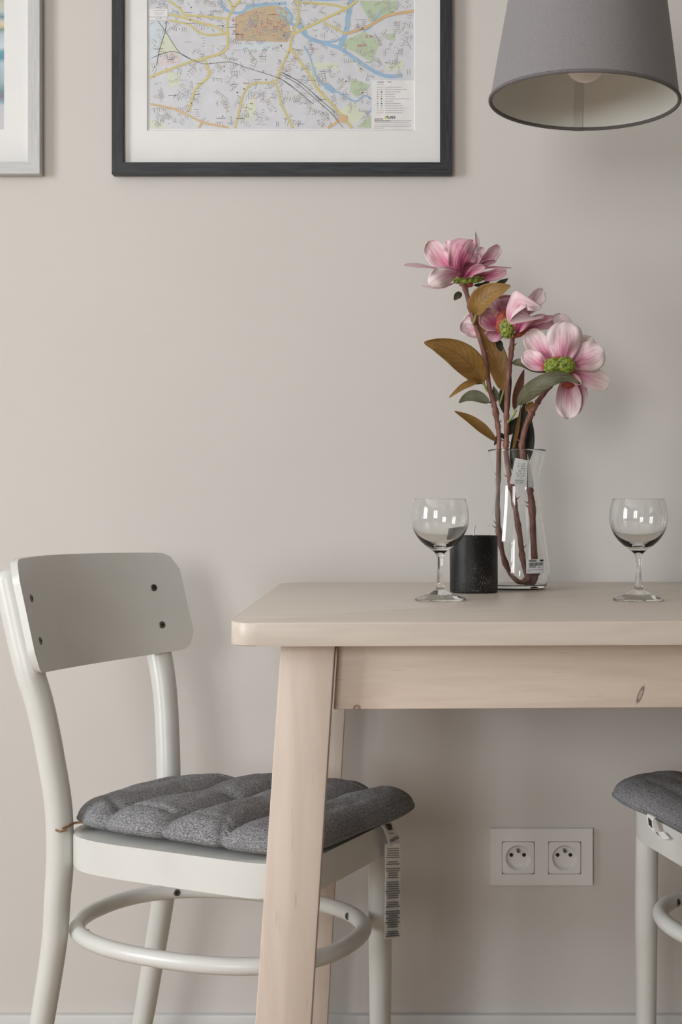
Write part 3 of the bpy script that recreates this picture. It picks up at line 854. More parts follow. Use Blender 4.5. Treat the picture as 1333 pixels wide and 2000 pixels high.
b = BM(); lathe(b, [(lr - .0008, .0006), (lr - sl * hsd - .0008, hsd), (lr - sl * hsd - .0014, hsd), (lr - .0014, .0006)], 128, closed=True); lin = lamp('shade_lining', b, lining_m)
b = BM(); tube(b, [(lr * math.cos(2 * PI * k / 128) * .9975, lr * math.sin(2 * PI * k / 128) * .9975, 0) for k in range(128)], .0024, 10, closed=True); rim = lamp('rim_trim', b, trim_m)
b = BM()
for a0, a1, off, z1 in ((84.5, 90.5, .0022, hsd - .01),):
    n = 6; rows = []
    for z in (.001, z1):
        rows.append([b.verts.new(((lr - sl * z - off) * math.cos(R(a0 + (a1 - a0) * k / n)), (lr - sl * z - off) * math.sin(R(a0 + (a1 - a0) * k / n)), z)) for k in range(n + 1)])
        rows.append([b.verts.new(((lr - sl * z - off + .0007) * math.cos(R(a0 + (a1 - a0) * k / n)), (lr - sl * z - off + .0007) * math.sin(R(a0 + (a1 - a0) * k / n)), z)) for k in range(n + 1)])
    for k in range(n):
        b.faces.new([rows[0][k], rows[0][k + 1], rows[2][k + 1], rows[2][k]]); b.faces.new([rows[1][k], rows[3][k], rows[3][k + 1], rows[1][k + 1]])
        b.faces.new([rows[0][k], rows[1][k], rows[1][k + 1], rows[0][k + 1]])
    b.faces.new([rows[0][0], rows[2][0], rows[3][0], rows[1][0]]); b.faces.new([rows[0][n], rows[1][n], rows[3][n], rows[2][n]])
seam_m = mat('lining_seam', (.5, .5, .47), .5); vary(seam_m, (.58, .58, .55), (.62, .62, .59), nscale=20)
lamp('lining_seam', b, seam_m, lin)
b = BM(); tube(b, [(lr * .9975 * math.cos(R(84 + k)), lr * .9975 * math.sin(R(84 + k)), 0) for k in range(8)], .0029, 10); lamp('trim_joint', b, trim_m, rim)
b = BM()
zb_ = 1.3905 - lz; rb = .0268
lathe(b, [(0, zb_)] + [(rb * math.sin(R(a)), zb_ + rb - rb * math.cos(R(a))) for a in range(8, 150, 6)] + [(.0135, zb_ + rb * 2 + .004), (.0135, zb_ + rb * 2 + .018), (0, zb_ + rb * 2 + .018)], 48)
lamp('bulb', b, bulb_m)
b = BM(); lathe(b, [(0, zb_ + .068), (.02, zb_ + .068), (.021, zb_ + .075), (.021, zb_ + .11), (.012, zb_ + .125), (0, zb_ + .125)], 32); lamp('lamp_holder', b, plastic_m)
b = BM()
for k in range(3):
    a = 2 * PI * k / 3 + .4; tube(b, [(.018 * math.cos(a), .018 * math.sin(a), zb_ + .1), ((lr - sl * hsd - .001) * math.cos(a), (lr - sl * hsd - .001) * math.sin(a), hsd - .005)], .0012, 8)
lamp('shade_spider', b, chrome_m)
b = BM(); tube(b, [(.0001, 0, zb_ + .12), (0, 0, .4), (0, 0, RZ - lz - .02)], .003, 10); lamp('cable', b, plastic_m, tl=False)
b = BM(); lathe(b, [(0, RZ - lz - .03), (.045, RZ - lz - .025), (.05, RZ - lz), (0, RZ - lz)], 40); lamp('ceiling_rose', b, plastic_m, tl=False)

# ------------------------------------------------------------------ table top things
def on_table(px, d): return ((px - X0) * d / F, d - WD)
ZT = TT + .0002
def goblet(label, px, d):
    x, y = on_table(px, d)
    b = BM()
    # outer profile up, inner profile down
    out = [(0, .0), (.0295, .0), (.0310, .0008), (.0312, .0016), (.0290, .0030), (.0180, .0072), (.0085, .0118), (.0056, .0150), (.0044, .0200), (.0036, .032), (.0034, .043), (.0038, .052), (.0052, .0565), (.0095, .0605),
           (.0175, .0665), (.0250, .0735), (.0305, .0815), (.0340, .0900), (.0355, .0985), (.0352, .107), (.0338, .1150), (.0316, .1228), (.0311, .1236)]
    inn = [(.0306, .1236), (.0304, .1228), (.0326, .1150), (.0340, .107), (.0343, .0985), (.0327, .0902), (.0290, .0825), (.0230, .0755), (.0150, .0700), (.0070, .0672), (0, .0665)]
    def cv(pr):
        return [(max(0, v.x), v.y) for v in crom([(p[0], p[1], 0) for p in pr], 4)]
    o1 = [(0, 0), (.0295, 0)] + cv(out[2:])
    lathe(b, o1 + cv(inn)[0:-1] + [(0, .0665)], 72)
    o = obj('wine_glass', b, glass_m, angle=60)
    o.location = (x, y, ZT)
    tag(o, label, 'glass', 'wine glasses on the table')
    return o
goblet('small empty wine glass beside the black candle', 860, 1.625)
goblet('small empty wine glass near the right side of the table, standing alone', 1248, 1.625)

# candle
wax_m = mat('black_wax', (.012, .012, .012), .42, .3)
def waxm(m):
    tc = N(m, 'ShaderNodeTexCoord'); nz = N(m, 'ShaderNodeTexNoise', Scale=700.0, Detail=3.0, Roughness=.8); L(m, tc.outputs['Object'], nz.inputs['Vector'])
    n2 = N(m, 'ShaderNodeTexNoise', Scale=24.0, Detail=1.0); L(m, tc.outputs['Object'], n2.inputs['Vector'])
    mu = N(m, 'ShaderNodeMath', operation='MULTIPLY'); L(m, nz.outputs['Fac'], mu.inputs[0]); L(m, n2.outputs['Fac'], mu.inputs[1])
    sm_ = N(m, 'ShaderNodeMath', operation='MULTIPLY_ADD'); sm_.inputs[1].default_value = .35; L(m, n2.outputs['Fac'], sm_.inputs[0]); L(m, nz.outputs['Fac'], sm_.inputs[2])
    rp = N(m, 'ShaderNodeValToRGB'); e = rp.color_ramp.elements
    e[0].position = .765; e[0].color = (.008, .0075, .0075, 1); e[1].position = .88; e[1].color = (.30, .26, .22, 1); L(m, sm_.outputs[0], rp.inputs[0]); L(m, rp.outputs[0], P(m).inputs['Base Color'])
    bp = N(m, 'ShaderNodeBump', Strength=.5, Distance=.001); L(m, mu.outputs[0], bp.inputs['Height']); L(m, bp.outputs[0], P(m).inputs['Normal'])
waxm(wax_m)
x, y = on_table(926, 1.79)
CD = thing('pillar_candle', 'short black rustic pillar candle with a white wick', 'candle', (x, y, ZT))
b = BM(); rc_, hc = .0323, .0765
lathe(b, [(0, 0), (rc_ - .002, 0), (rc_ - .0004, .0012), (rc_, .003), (rc_ * .998, .02), (rc_, .045), (rc_, hc - .003), (rc_ - .0006, hc - .0008), (rc_ - .002, hc), (rc_ - .004, hc - .0006), (.004, hc - .0022), (0, hc - .0022)], 96)
for v in b.verts:
    if v.co.xy.length > .02:
        k = 1 + .006 * noise.noise(Vector((v.co.x * 200, v.co.y * 200, v.co.z * 200))); v.co.x *= k; v.co.y *= k
obj('wax_body', b, wax_m, CD)
wick_m = mat('wick', (.7, .66, .6), .9); vary(wick_m, (.65, .6, .55), (.75, .7, .65), nscale=500)
b = BM(); tube(b, crom([(0, 0, hc - .004), (.0002, 0, hc + .004), (.0010, 0, hc + .0095), (.0022, 0, hc + .0135)], 5), .0009, 8); obj('wick', b, wick_m, CD)

# vase
dv = 1.87
vx, vy = on_table(1010, dv)
s_ = dv / F
VS = thing('glass_vase', 'clear waisted glass vase holding the pink blossom stems, price sticker low on its side', 'vase', (vx, vy, ZT))
def vprof(inset):
    pr = [(57, 880), (54.5, 892), (50, 910), (45.5, 928), (43, 945), (42.8, 958), (44.5, 975), (48, 1000), (53, 1030), (57.5, 1058), (61.5, 1085), (64, 1108), (64.5, 1120), (62.5, 1133), (58.5, 1141)]
    return [((r - inset) * s_, CH - (yy - YH) * s_ - ZT) for r, yy in pr]
def sm(pr): return [(v.x, v.y) for v in crom([(p[0], p[1], 0) for p in pr], 4)]
outer = sm(vprof(0)); inner = sm(vprof(1.7))
b = BM()
o_ = [(0, .0), (.036, .0)] + [(.0395, .0008), (.0415, .003)] + outer[::-1]
i_ = [(outer[0][0] - .0004, outer[0][1] + .0006)] + [p for p in inner] + [(.036, .0062), (.02, .0052), (0, .005)]
i_ = [p for p in i_]
lathe(b, o_ + i_, 96)
obj('vase_glass', b, glass_m, VS, angle=60)
def vr(zl):
    pr = outer[::-1]
    for (r1, z1_), (r2, z2_) in zip(pr[:-1], pr[1:]):
        if z1_ <= zl <= z2_: return r1 + (r2 - r1) * (zl - z1_) / (z2_ - z1_ + 1e-9)
    return pr[0][0]
# price sticker wrapped on the vase
st_m = mat('sticker_white', (.74, .75, .78), .6); vary(st_m, (.73, .74, .77), (.76, .77, .8), nscale=40)
def wrap(bm, u0, u1, v0, v1, off, mi=0, nu=6, nv=3):
    """u in px across, v in px down on the vase front"""
    rows = []
    for i in range(nu + 1):
        px = u0 + (u1 - u0) * i / nu; row = []
        for j in range(nv + 1):
            py = v0 + (v1 - v0) * j / nv
            zl = CH - (py - YH) * (dv - .035) / F - ZT
            r = vr(zl) + off; xx = (px - 1010) * (dv - .035) / F
            xx = max(-r * .98, min(r * .98, xx))
            row.append(bm.verts.new((xx, -math.sqrt(r * r - xx * xx), zl)))
        rows.append(row)
    for i in range(nu):
        for j in range(nv):
            f = bm.faces.new([rows[i][j], rows[i][j + 1], rows[i + 1][j + 1], rows[i + 1][j]]); f.material_index = mi
b = BM(); wrap(b, 1024, 1060.5, 1092, 1119.5, .0003, 0, 12, 6); stk = obj('price_sticker', b, st_m, VS)
dg_m = mat('sticker_green_print', (.16, .19, .15), .7); vary(dg_m, (.15, .18, .14), (.18, .21, .17), nscale=60)
b = BM(); wrap(b, 1029.5, 1044.5, 1093, 1096.8, .0005, 1); wrap(b, 1052, 1059.5, 1093, 1096.5, .0005, 0)
xx = 1029.8
rnd = random.Random(5)
while xx < 1058.5:
    ww = rnd.choice([.5, .8, 1.2]); wrap(b, xx, xx + ww, 1098.5, 1105.5 - (0 if xx < 1044 else 1), .0005, 0, 1, 1); xx += ww + rnd.choice([.5, .8])
wrap(b, 1029.5, 1044, 1106.3, 1107.6, .0005, 0); wrap(b, 1048, 1052, 1107, 1108.2, .0005, 0)
for q in range(8): wrap(b, 1026.5 + q * 3.9, 1029.6 + q * 3.9, 1112.4 - q * .1, 1113.3 - q * .1, .0005, 2, 1, 1)
wrap(b, 1026.5, 1033, 1115, 1115.9, .0005, 2)
vio_m = mat('violet_print', (.18, .13, .35), .7); vary(vio_m, (.17, .12, .33), (.2, .15, .38), nscale=60)
obj('sticker_print', b, [ink_m, dg_m, vio_m], stk)

# ------------------------------------------------------------------ magnolia stems
bark_m = mat('reddish_bark', (.24, .11, .085), .65, .4)
vary(bark_m, (.11, .042, .032), (.29, .135, .105), scale=(1, 1, .35), nscale=160, detail=5, lo=.3, hi=.7, bump=.5, dist=.0015)
def petal_mat(name, deep, mid, pale, reach):
    """colour by distance from the base and from the mid vein, with long veins"""
    m = mat(name, mid, .6, .3, Subsurface_Weight=.0)
    uv = N(m, 'ShaderNodeUVMap'); sp = N(m, 'ShaderNodeSeparateXYZ'); L(m, uv.outputs[0], sp.inputs[0])
    mp = N(m, 'ShaderNodeMapping'); mp.inputs['Scale'].default_value = (13, 1.1, 1); L(m, uv.outputs[0], mp.inputs['Vector'])
    nz = N(m, 'ShaderNodeTexNoise', Scale=1.6, Detail=4.0, Roughness=.65); L(m, mp.outputs[0], nz.inputs['Vector'])
    ed = N(m, 'ShaderNodeMath', operation='SUBTRACT'); ed.inputs[1].default_value = .5; L(m, sp.outputs['X'], ed.inputs[0])
    ab = N(m, 'ShaderNodeMath', operation='ABSOLUTE'); L(m, ed.outputs[0], ab.inputs[0])
    e2 = N(m, 'ShaderNodeMath', operation='MULTIPLY'); e2.inputs[1].default_value = .95; L(m, ab.outputs[0], e2.inputs[0])
    s1 = N(m, 'ShaderNodeMath', operation='ADD'); L(m, e2.outputs[0], s1.inputs[0]); L(m, sp.outputs['Y'], s1.inputs[1])
    n2 = N(m, 'ShaderNodeMath', operation='MULTIPLY_ADD'); n2.inputs[1].default_value = 1.9; n2.inputs[2].default_value = -.95; L(m, nz.outputs['Fac'], n2.inputs[0])
    s2 = N(m, 'ShaderNodeMath', operation='ADD'); L(m, s1.outputs[0], s2.inputs[0]); L(m, n2.outputs[0], s2.inputs[1])
    rp = N(m, 'ShaderNodeValToRGB'); e = rp.color_ramp.elements
    e[0].position = .12 * reach; e[0].color = (*deep, 1); e[1].position = min(1, 1.22 * reach); e[1].color = (*pale, 1)
    k = e.new(.55 * reach); k.color = (*mid, 1)
    L(m, s2.outputs[0], rp.inputs[0]); L(m, rp.outputs[0], P(m).inputs['Base Color'])
    bp = N(m, 'ShaderNodeBump', Strength=.35, Distance=.001); L(m, nz.outputs['Fac'], bp.inputs['Height']); L(m, bp.outputs[0], P(m).inputs['Normal'])
    P(m).inputs['Sheen Weight'].default_value = .2
    return m
pinkA = petal_mat('petal_pink', (.42, .05, .15), (.62, .22, .33), (.80, .60, .63), .98)
pinkB = petal_mat('petal_pale', (.46, .09, .19), (.67, .31, .41), (.80, .67, .67), .94)
pinkC = petal_mat('petal_deep', (.26, .02, .08), (.42, .09, .18), (.66, .38, .44), 1.15)
def leaf_mat(name, a, bcol, vein):
    m = mat(name, a, .5, .4)
    uv = N(m, 'ShaderNodeUVMap'); sp = N(m, 'ShaderNodeSeparateXYZ'); L(m, uv.outputs[0], sp.inputs[0])
    ed = N(m, 'ShaderNodeMath', operation='SUBTRACT'); ed.inputs[1].default_value = .5; L(m, sp.outputs['X'], ed.inputs[0])
    ab = N(m, 'ShaderNodeMath', operation='ABSOLUTE'); L(m, ed.outputs[0], ab.inputs[0])
    # side veins: sin(freq*(v - |u|))
    sb = N(m, 'ShaderNodeMath', operation='MULTIPLY_ADD'); sb.inputs[1].default_value = -.55; L(m, ab.outputs[0], sb.inputs[0]); L(m, sp.outputs['Y'], sb.inputs[2])
    fq = N(m, 'ShaderNodeMath', operation='MULTIPLY'); fq.inputs[1].default_value = 58; L(m, sb.outputs[0], fq.inputs[0])
    sn = N(m, 'ShaderNodeMath', operation='SINE'); L(m, fq.outputs[0], sn.inputs[0])
    pw = N(m, 'ShaderNodeMapRange'); pw.inputs['From Min'].default_value = .7; pw.inputs['From Max'].default_value = 1; pw.inputs['To Max'].default_value = .6; L(m, sn.outputs[0], pw.inputs['Value'])
    md = N(m, 'ShaderNodeMapRange'); md.inputs['From Min'].default_value = .03; md.inputs['From Max'].default_value = .012; L(m, ab.outputs[0], md.inputs['Value'])
    mxv = N(m, 'ShaderNodeMath', operation='MAXIMUM'); L(m, pw.outputs[0], mxv.inputs[0]); L(m, md.outputs[0], mxv.inputs[1])
    tc = N(m, 'ShaderNodeTexCoord'); nz = N(m, 'ShaderNodeTexNoise', Scale=60.0, Detail=4.0); L(m, tc.outputs['Object'], nz.inputs['Vector'])
    rp = N(m, 'ShaderNodeValToRGB'); e = rp.color_ramp.elements; e[0].position = .3; e[1].position = .7; e[0].color = (*a, 1); e[1].color = (*bcol, 1); L(m, nz.outputs['Fac'], rp.inputs[0])
    mx = N(m, 'ShaderNodeMix', data_type='RGBA'); mx.inputs['B'].default_value = (*vein, 1); L(m, mxv.outputs[0], mx.inputs['Factor']); L(m, rp.outputs[0], mx.inputs['A'])
    L(m, mx.outputs['Result'], P(m).inputs['Base Color'])
    bp = N(m, 'ShaderNodeBump', Strength=.4, Distance=.0012); bp.invert = True; L(m, mxv.outputs[0], bp.inputs['Height']); L(m, bp.outputs[0], P(m).inputs['Normal'])
    return m
leafBr = leaf_mat('leaf_brown_underside', (.22, .115, .025), (.32, .175, .05), (.20, .12, .03))
leafGr = leaf_mat('leaf_grey_green', (.070, .068, .038), (.118, .112, .065), (.16, .16, .09))
leafDk = leaf_mat('leaf_dark_green', (.018, .022, .012), (.035, .04, .022), (.05, .05, .03))
leafMa = leaf_mat('leaf_maroon', (.09, .03, .015), (.14, .05, .025), (.08, .03, .02))
bud_m = mat('green_receptacle', (.26, .33, .04), .5)
rpb = vary(bud_m, (.06, .09, .01), (.29, .34, .04), nscale=230, detail=2, lo=.35, hi=.6, bump=.6, dist=.003)
budr_m = mat('red_bract', (.35, .05, .03), .55); vary(budr_m, (.25, .04, .03), (.45, .09, .04), nscale=150)

def blade(pts, wpx, m, parent, name='petal', tilt=0.0, cup=.25, kind='petal', ruf=.05, seed=0, d0=None, nu=28, nv=14):
    """pts: (px, py, depth) along the mid vein. tilt: turn of the width axis about the vein. cup: edge lift towards the eye."""
    P_ = crom([at(*p) for p in pts], 8)
    Ls = [0]
    for a, c in zip(P_[:-1], P_[1:]): Ls.append(Ls[-1] + (c - a).length)
    tot = Ls[-1]
    def pos(t):
        q = t * tot
        for i in range(len(P_) - 1):
            if q <= Ls[i + 1] + 1e-9:
                return P_[i].lerp(P_[i + 1], (q - Ls[i]) / max(1e-9, Ls[i + 1] - Ls[i]))
        return P_[-1].copy()
    dm = sum(p[2] for p in pts) / len(pts); W = wpx * dm / F
    b = BM(); uvl = b.loops.layers.uv.new('UVMap')
    grid = []
    eye = Vector((0, -1, 0))
    for i in range(nu + 1):
        t = i / nu
        c = pos(t); tg = (pos(min(1, t + .04)) - pos(max(0, t - .04))).normalized()
        side = tg.cross(eye)
        if side.length < .25: side = side + tg.cross(Vector((0, 0, 1))) * .5
        side.normalize(); nrm = side.cross(tg).normalized()
        if nrm.y > 0: nrm = -nrm
        side = (Matrix.Rotation(tilt, 3, tg) @ side); nrm = (Matrix.Rotation(tilt, 3, tg) @ nrm)
        if kind == 'petal':
            w_ = (.20 + .80 * math.sin(min(1, t / .64) * PI / 2) ** 1.1) if t < .64 else math.sqrt(max(0, 1 - ((t - .64) / .36) ** 2.3))
        elif kind == 'leaf':
            w_ = math.sin(PI * min(1, t * .96 + .02) ** .85) ** .85 if t > .06 else .06 + t * 2.2
        else:
            w_ = math.sqrt(max(0, 1 - (2 * t - 1) ** 2))
        w_ = max(w_, .015) * W / 2
        row = []
        for j in range(nv + 1):
            s = -1 + 2 * j / nv
            rf = ruf * W * noise.noise(Vector((s * 1.6 + seed * 3.1, t * 3.2, seed))) * (abs(s) ** 1.2) * (1 if kind == 'petal' else .5) * 2.2
            lift = cup * w_ * (s * s) + rf
            row.append(b.verts.new(c + side * (s * w_ * (1 - .12 * abs(cup) * s * s)) + nrm * lift))
        grid.append(row)
    for i in range(nu):
        for j in range(nv):
            f = b.faces.new([grid[i][j], grid[i][j + 1], grid[i + 1][j + 1], grid[i + 1][j]])
            for lp, (ii, jj) in zip(f.loops, ((i, j), (i, j + 1), (i + 1, j + 1), (i + 1, j))): lp[uvl].uv = (jj / nv, ii / nu)
    geo = b.faces[:]
    bmesh.ops.recalc_face_normals(b, faces=geo)
    b.normal_update()
    bmesh.ops.solidify(b, geom=geo, thickness=.0005)
    return obj(name, b, m, parent, world=True, angle=180)

def stem_tube(parent, pts, r0, r1, seed=0, name='stem', n=12):
    path = crom([at(*p) for p in pts], 9)
    rr = random.Random(seed)
    nodes = [rr.uniform(0, 1) for _ in range(max(2, int(len(path) / 9)))]
    def rad(t):
        k = 1 + .12 * noise.noise(Vector((t * 30, seed, 0)))
        for q in nodes: k += .28 * math.exp(-((t - q) / .008) ** 2)
        return (r0 + (r1 - r0) * t) * k
    b = BM(); tube(b, path, rad, n, bump=lambda i, k: 1 + .12 * noise.noise(Vector((i * .35, k * 1.3, seed))))
    for q in nodes[::2]:
        i = int(q * (len(path) - 2)); c = path[i]; sx = rr.choice([-1, 1])
        dr = Vector((sx * .8, rr.uniform(-.3, .3), rr.uniform(.5, 1.0))).normalized()
        tube(b, [c, c + dr * rad(q) * 1.6, c + dr * rad(q) * 2.3], lambda t: .0012 * (1.1 - t), 6)
    return obj(name, b, bark_m, parent, world=True)

def bud(parent, px, py, d, w, h, m=bud_m, ang=0, seed=0, name='receptacle'):
    b = BM(); bmesh.ops.create_icosphere(b, subdivisions=4, radius=1)
    for v in b.verts:
        k = 1 + .13 * max(-.4, noise.noise(v.co * 4.5 + Vector((seed, 0, 0))) * 1.6)
        v.co *= k
    s = d / F
    b.transform(Matrix.Translation(at(px, py, d)) @ Matrix.Rotation(ang, 4, 'Y') @ Matrix.Diagonal((w * s / 2, min(w, h) * s / 2, h * s / 2, 1)))
    return obj(name, b, m, parent, world=True)

GRP = 'pink blossom stems in the vase'
base = at(1025, 1138, 1.87)
# ---- tallest stem
F1 = thing('magnolia_stem', 'tallest artificial pink magnolia stem, leaning left with large brown leaves', 'flower', tuple(base), 0, GRP)
stem_tube(F1, [(906, 553, 1.86), (914, 580, 1.862), (922, 612, 1.865), (936, 655, 1.868), (948, 700, 1.87), (953, 730, 1.87), (957, 760, 1.87), (966, 790, 1.87), (971, 820, 1.87), (975, 850, 1.87), (975, 882, 1.87), (974, 932, 1.875), (972, 985, 1.88), (975, 1040, 1.88), (984, 1088, 1.875), (997, 1119, 1.87), (1012, 1135, 1.865), (1026, 1137, 1.865)], .0033, .0034, 1)
bud(F1, 905, 548, 1.86, 40, 15, bud_m, 0, 1); bud(F1, 930, 546, 1.855, 30, 13, bud_m, R(-8), 2); bud(F1, 912, 556, 1.865, 26, 12, budr_m, 0, 3, 'bract')
fl = [([(930, 515, 1.885), (932, 490, 1.895), (928, 452, 1.905)], 13, pinkB, R(50), .3),
      ([(908, 543, 1.872), (922, 520, 1.876), (936, 497, 1.882)], 44, pinkC, 0, .3),
      ([(900, 530, 1.88), (884, 500, 1.89), (872, 471, 1.90)], 26, pinkA, 0, .3),
      ([(925, 525, 1.885), (936, 506, 1.89), (944, 484, 1.895)], 26, pinkB, 0, .3),
      ([(930, 528, 1.88), (950, 506, 1.885), (976, 481, 1.89)], 32, pinkA, R(25), .5),
      ([(893, 535, 1.865), (860, 505, 1.87), (838, 470, 1.865)], 46, pinkA, R(-10), .45),
      ([(892, 535, 1.85), (862, 527, 1.83), (830, 521, 1.815), (788, 518, 1.80)], 13, pinkA, R(55), .3),
      ([(903, 542, 1.855), (902, 515, 1.835), (912, 488, 1.825), (924, 470, 1.835)], 66, pinkC, R(20), -.45),
      ([(925, 532, 1.86), (945, 513, 1.865), (968, 509, 1.87)], 15, pinkC, R(50), .4),
      ([(930, 530, 1.86), (960, 521, 1.86), (1000, 523, 1.86)], 8, pinkA, R(60), .3),
      ([(925, 540, 1.865), (955, 538, 1.86), (990, 529, 1.855)], 24, pinkC, R(25), .3),
      ([(908, 543, 1.845), (926, 528, 1.835), (948, 521, 1.835)], 18, pinkC, R(10), .5),
      ([(890, 552, 1.86), (862, 562, 1.85), (820, 558, 1.84)], 11, pinkA, R(60), .3),
      ([(900, 532, 1.845), (876, 536, 1.815), (856, 545, 1.80), (838, 557, 1.80)], 42, pinkB, R(-12), -.35)]
for i, (p, w_, m, tl, cu) in enumerate(fl): blade(p, w_, m, F1, 'petal', tl, cu, 'petal', .14, i)
lv = [([(947, 751, 1.868), (920, 712, 1.845), (890, 688, 1.83), (855, 674, 1.82), (829, 669, 1.815)], 58, leafBr, R(-12), .22),
      ([(984, 768, 1.875), (975, 720, 1.885), (955, 665, 1.885), (930, 606, 1.885)], 46, leafBr, R(10), .2),
      ([(970, 862, 1.87), (948, 842, 1.86), (920, 821, 1.85), (888, 803, 1.84)], 22, leafBr, R(20), .3),
      ([(940, 741, 1.868), (925, 746, 1.85), (903, 757, 1.84), (878, 776, 1.835)], 15, leafBr, R(20), .3),
      ([(958, 787, 1.88), (930, 774, 1.885), (912, 776, 1.89), (897, 787, 1.89)], 24, leafGr, R(10), .25),
      ([(958, 788, 1.882), (968, 775, 1.884), (964, 754, 1.886)], 15, leafGr, R(15), .2),
      ([(929, 616, 1.855), (934, 596, 1.84), (955, 576, 1.83), (997, 558, 1.82)], 46, leafBr, R(-15), .35),
      ([(965, 560, 1.875), (980, 552, 1.88), (993, 544, 1.885)], 11, leafGr, 0, .2),
      ([(925, 557, 1.87), (945, 555, 1.87), (964, 542, 1.87)], 9, leafDk, R(30), .2),
      ([(903, 573, 1.865), (895, 577, 1.86), (888, 586, 1.855)], 14, leafGr, 0, .2)]
for i, (p, w_, m, tl, cu) in enumerate(lv): blade(p, w_, m, F1, 'leaf', tl, cu, 'leaf', .06, 20 + i)
stalk_m = mat('green_leaf_stalk', (.22, .25, .06), .5); vary(stalk_m, (.2, .23, .05), (.26, .29, .08), nscale=100)
def stalk(parent, p, r=.0013):
    b = BM(); tube(b, crom([at(*q) for q in p], 6), r, 8); obj('leaf_stalk', b, stalk_m, parent, world=True)
stalk(F1, [(931, 610, 1.854), (928, 624, 1.858), (924, 634, 1.862)], .0016)
stalk(F1, [(945, 746, 1.865), (949, 757, 1.866), (954, 765, 1.868)], .0016)
stalk(F1, [(984, 765, 1.875), (981, 775, 1.874), (976, 790, 1.872)], .0014)
# ---- middle stem
F2 = thing('magnolia_stem', 'middle artificial magnolia stem, deep pink bloom between the tall one and the lowest', 'flower', tuple(base + Vector((-.004, .004, 0))), 0, GRP)
stem_tube(F2, [(1002, 658, 1.865), (999, 690, 1.868), (995, 724, 1.87), (991, 771, 1.87), (990, 812, 1.87), (990, 852, 1.87), (989, 882, 1.87), (994, 920, 1.87), (1001, 956, 1.87), (1008, 999, 1.87), (1016, 1047, 1.87), (1021, 1088, 1.87), (1029, 1119, 1.87), (1036, 1133, 1.87)], .0034, .0040, 2)
bud(F2, 992, 639, 1.845, 32, 44, bud_m, R(10), 5); bud(F2, 986, 630, 1.851, 34, 48, budr_m, R(10), 6, 'bract'); bud(F2, 1016, 651, 1.86, 30, 13, budr_m, R(-30), 7, 'bract')
fl = [([(955, 648, 1.885), (930, 640, 1.89), (902, 632, 1.895)], 60, pinkB, R(15), .3),
      ([(985, 630, 1.885), (970, 598, 1.89), (975, 572, 1.895)], 36, pinkB, 0, .3),
      ([(1020, 620, 1.885), (1040, 592, 1.89), (1061, 565, 1.895)], 34, pinkB, R(20), .4),
      ([(990, 640, 1.87), (962, 630, 1.865), (938, 612, 1.86)], 52, pinkC, R(15), .4),
      ([(992, 640, 1.875), (968, 652, 1.875), (956, 664, 1.875)], 34, pinkC, R(0), .4),
      ([(992, 630, 1.87), (1000, 602, 1.87), (1004, 578, 1.87)], 80, pinkC, R(5), .3),
      ([(1012, 645, 1.865), (1050, 632, 1.86), (1080, 630, 1.86)], 34, pinkC, R(-10), .35),
      ([(1010, 648, 1.85), (1040, 626, 1.84), (1082, 618, 1.835)], 20, pinkC, R(45), .4),
      ([(1008, 648, 1.845), (1014, 622, 1.825), (1022, 603, 1.81), (1030, 598, 1.79)], 78, pinkA, R(-12), -.35)]
for i, (p, w_, m, tl, cu) in enumerate(fl): blade(p, w_, m, F2, 'petal', tl, cu, 'petal', .13, 40 + i)
lv = [([(990, 812, 1.875), (986, 775, 1.885), (998, 730, 1.89)], 24, leafDk, 0, .2),
      ([(1004, 802, 1.88), (1012, 765, 1.885), (1024, 722, 1.89)], 19, leafMa, R(10), .2),
      ([(1000, 708, 1.872), (1022, 709, 1.86), (1045, 720, 1.858), (1072, 727, 1.86)], 20, leafGr, R(-15), .3),
      ([(971, 664, 1.88), (976, 672, 1.882), (979, 686, 1.885)], 14, leafDk, 0, .2),
      ([(990, 850, 1.88), (1000, 835, 1.885), (1012, 815, 1.89)], 20, leafDk, 0, .2),
      ([(966, 870, 1.878), (978, 850, 1.882), (996, 865, 1.885)], 10, leafDk, 0, .2)]
for i, (p, w_, m, tl, cu) in enumerate(lv): blade(p, w_, m, F2, 'leaf', tl, cu, 'leaf', .06, 60 + i)
stalk(F2, [(1009, 800, 1.86), (1002, 814, 1.862), (992, 826, 1.867)], .0017)
# ---- lowest stem, open flower seen from behind
F3 = thing('magnolia_stem', 'lowest artificial magnolia stem, open pale pink bloom facing away at the right', 'flower', tuple(base + Vector((.012, 0, 0))), 0, GRP)
stem_tube(F3, [(1092, 728, 1.85), (1076, 752, 1.852), (1056, 778, 1.856), (1047, 793, 1.86), (1037, 812, 1.862), (1026, 838, 1.865), (1020, 872, 1.868), (1025, 905, 1.87), (1033, 940, 1.872), (1037, 965, 1.872), (1040, 992, 1.872), (1042, 1040, 1.872), (1044, 1083, 1.872), (1046, 1112, 1.872), (1044, 1132, 1.870), (1034, 1141, 1.866), (1028, 1131, 1.86)], .0034, .0050, 3)
bud(F3, 1082, 716, 1.822, 38, 34, bud_m, 0, 9); bud(F3, 1104, 714, 1.82, 42, 34, bud_m, 0, 10); bud(F3, 1094, 716, 1.829, 66, 36, budr_m, 0, 11, 'bract'); bud(F3, 1110, 753, 1.842, 26, 12, budr_m, 0, 12, 'bract')
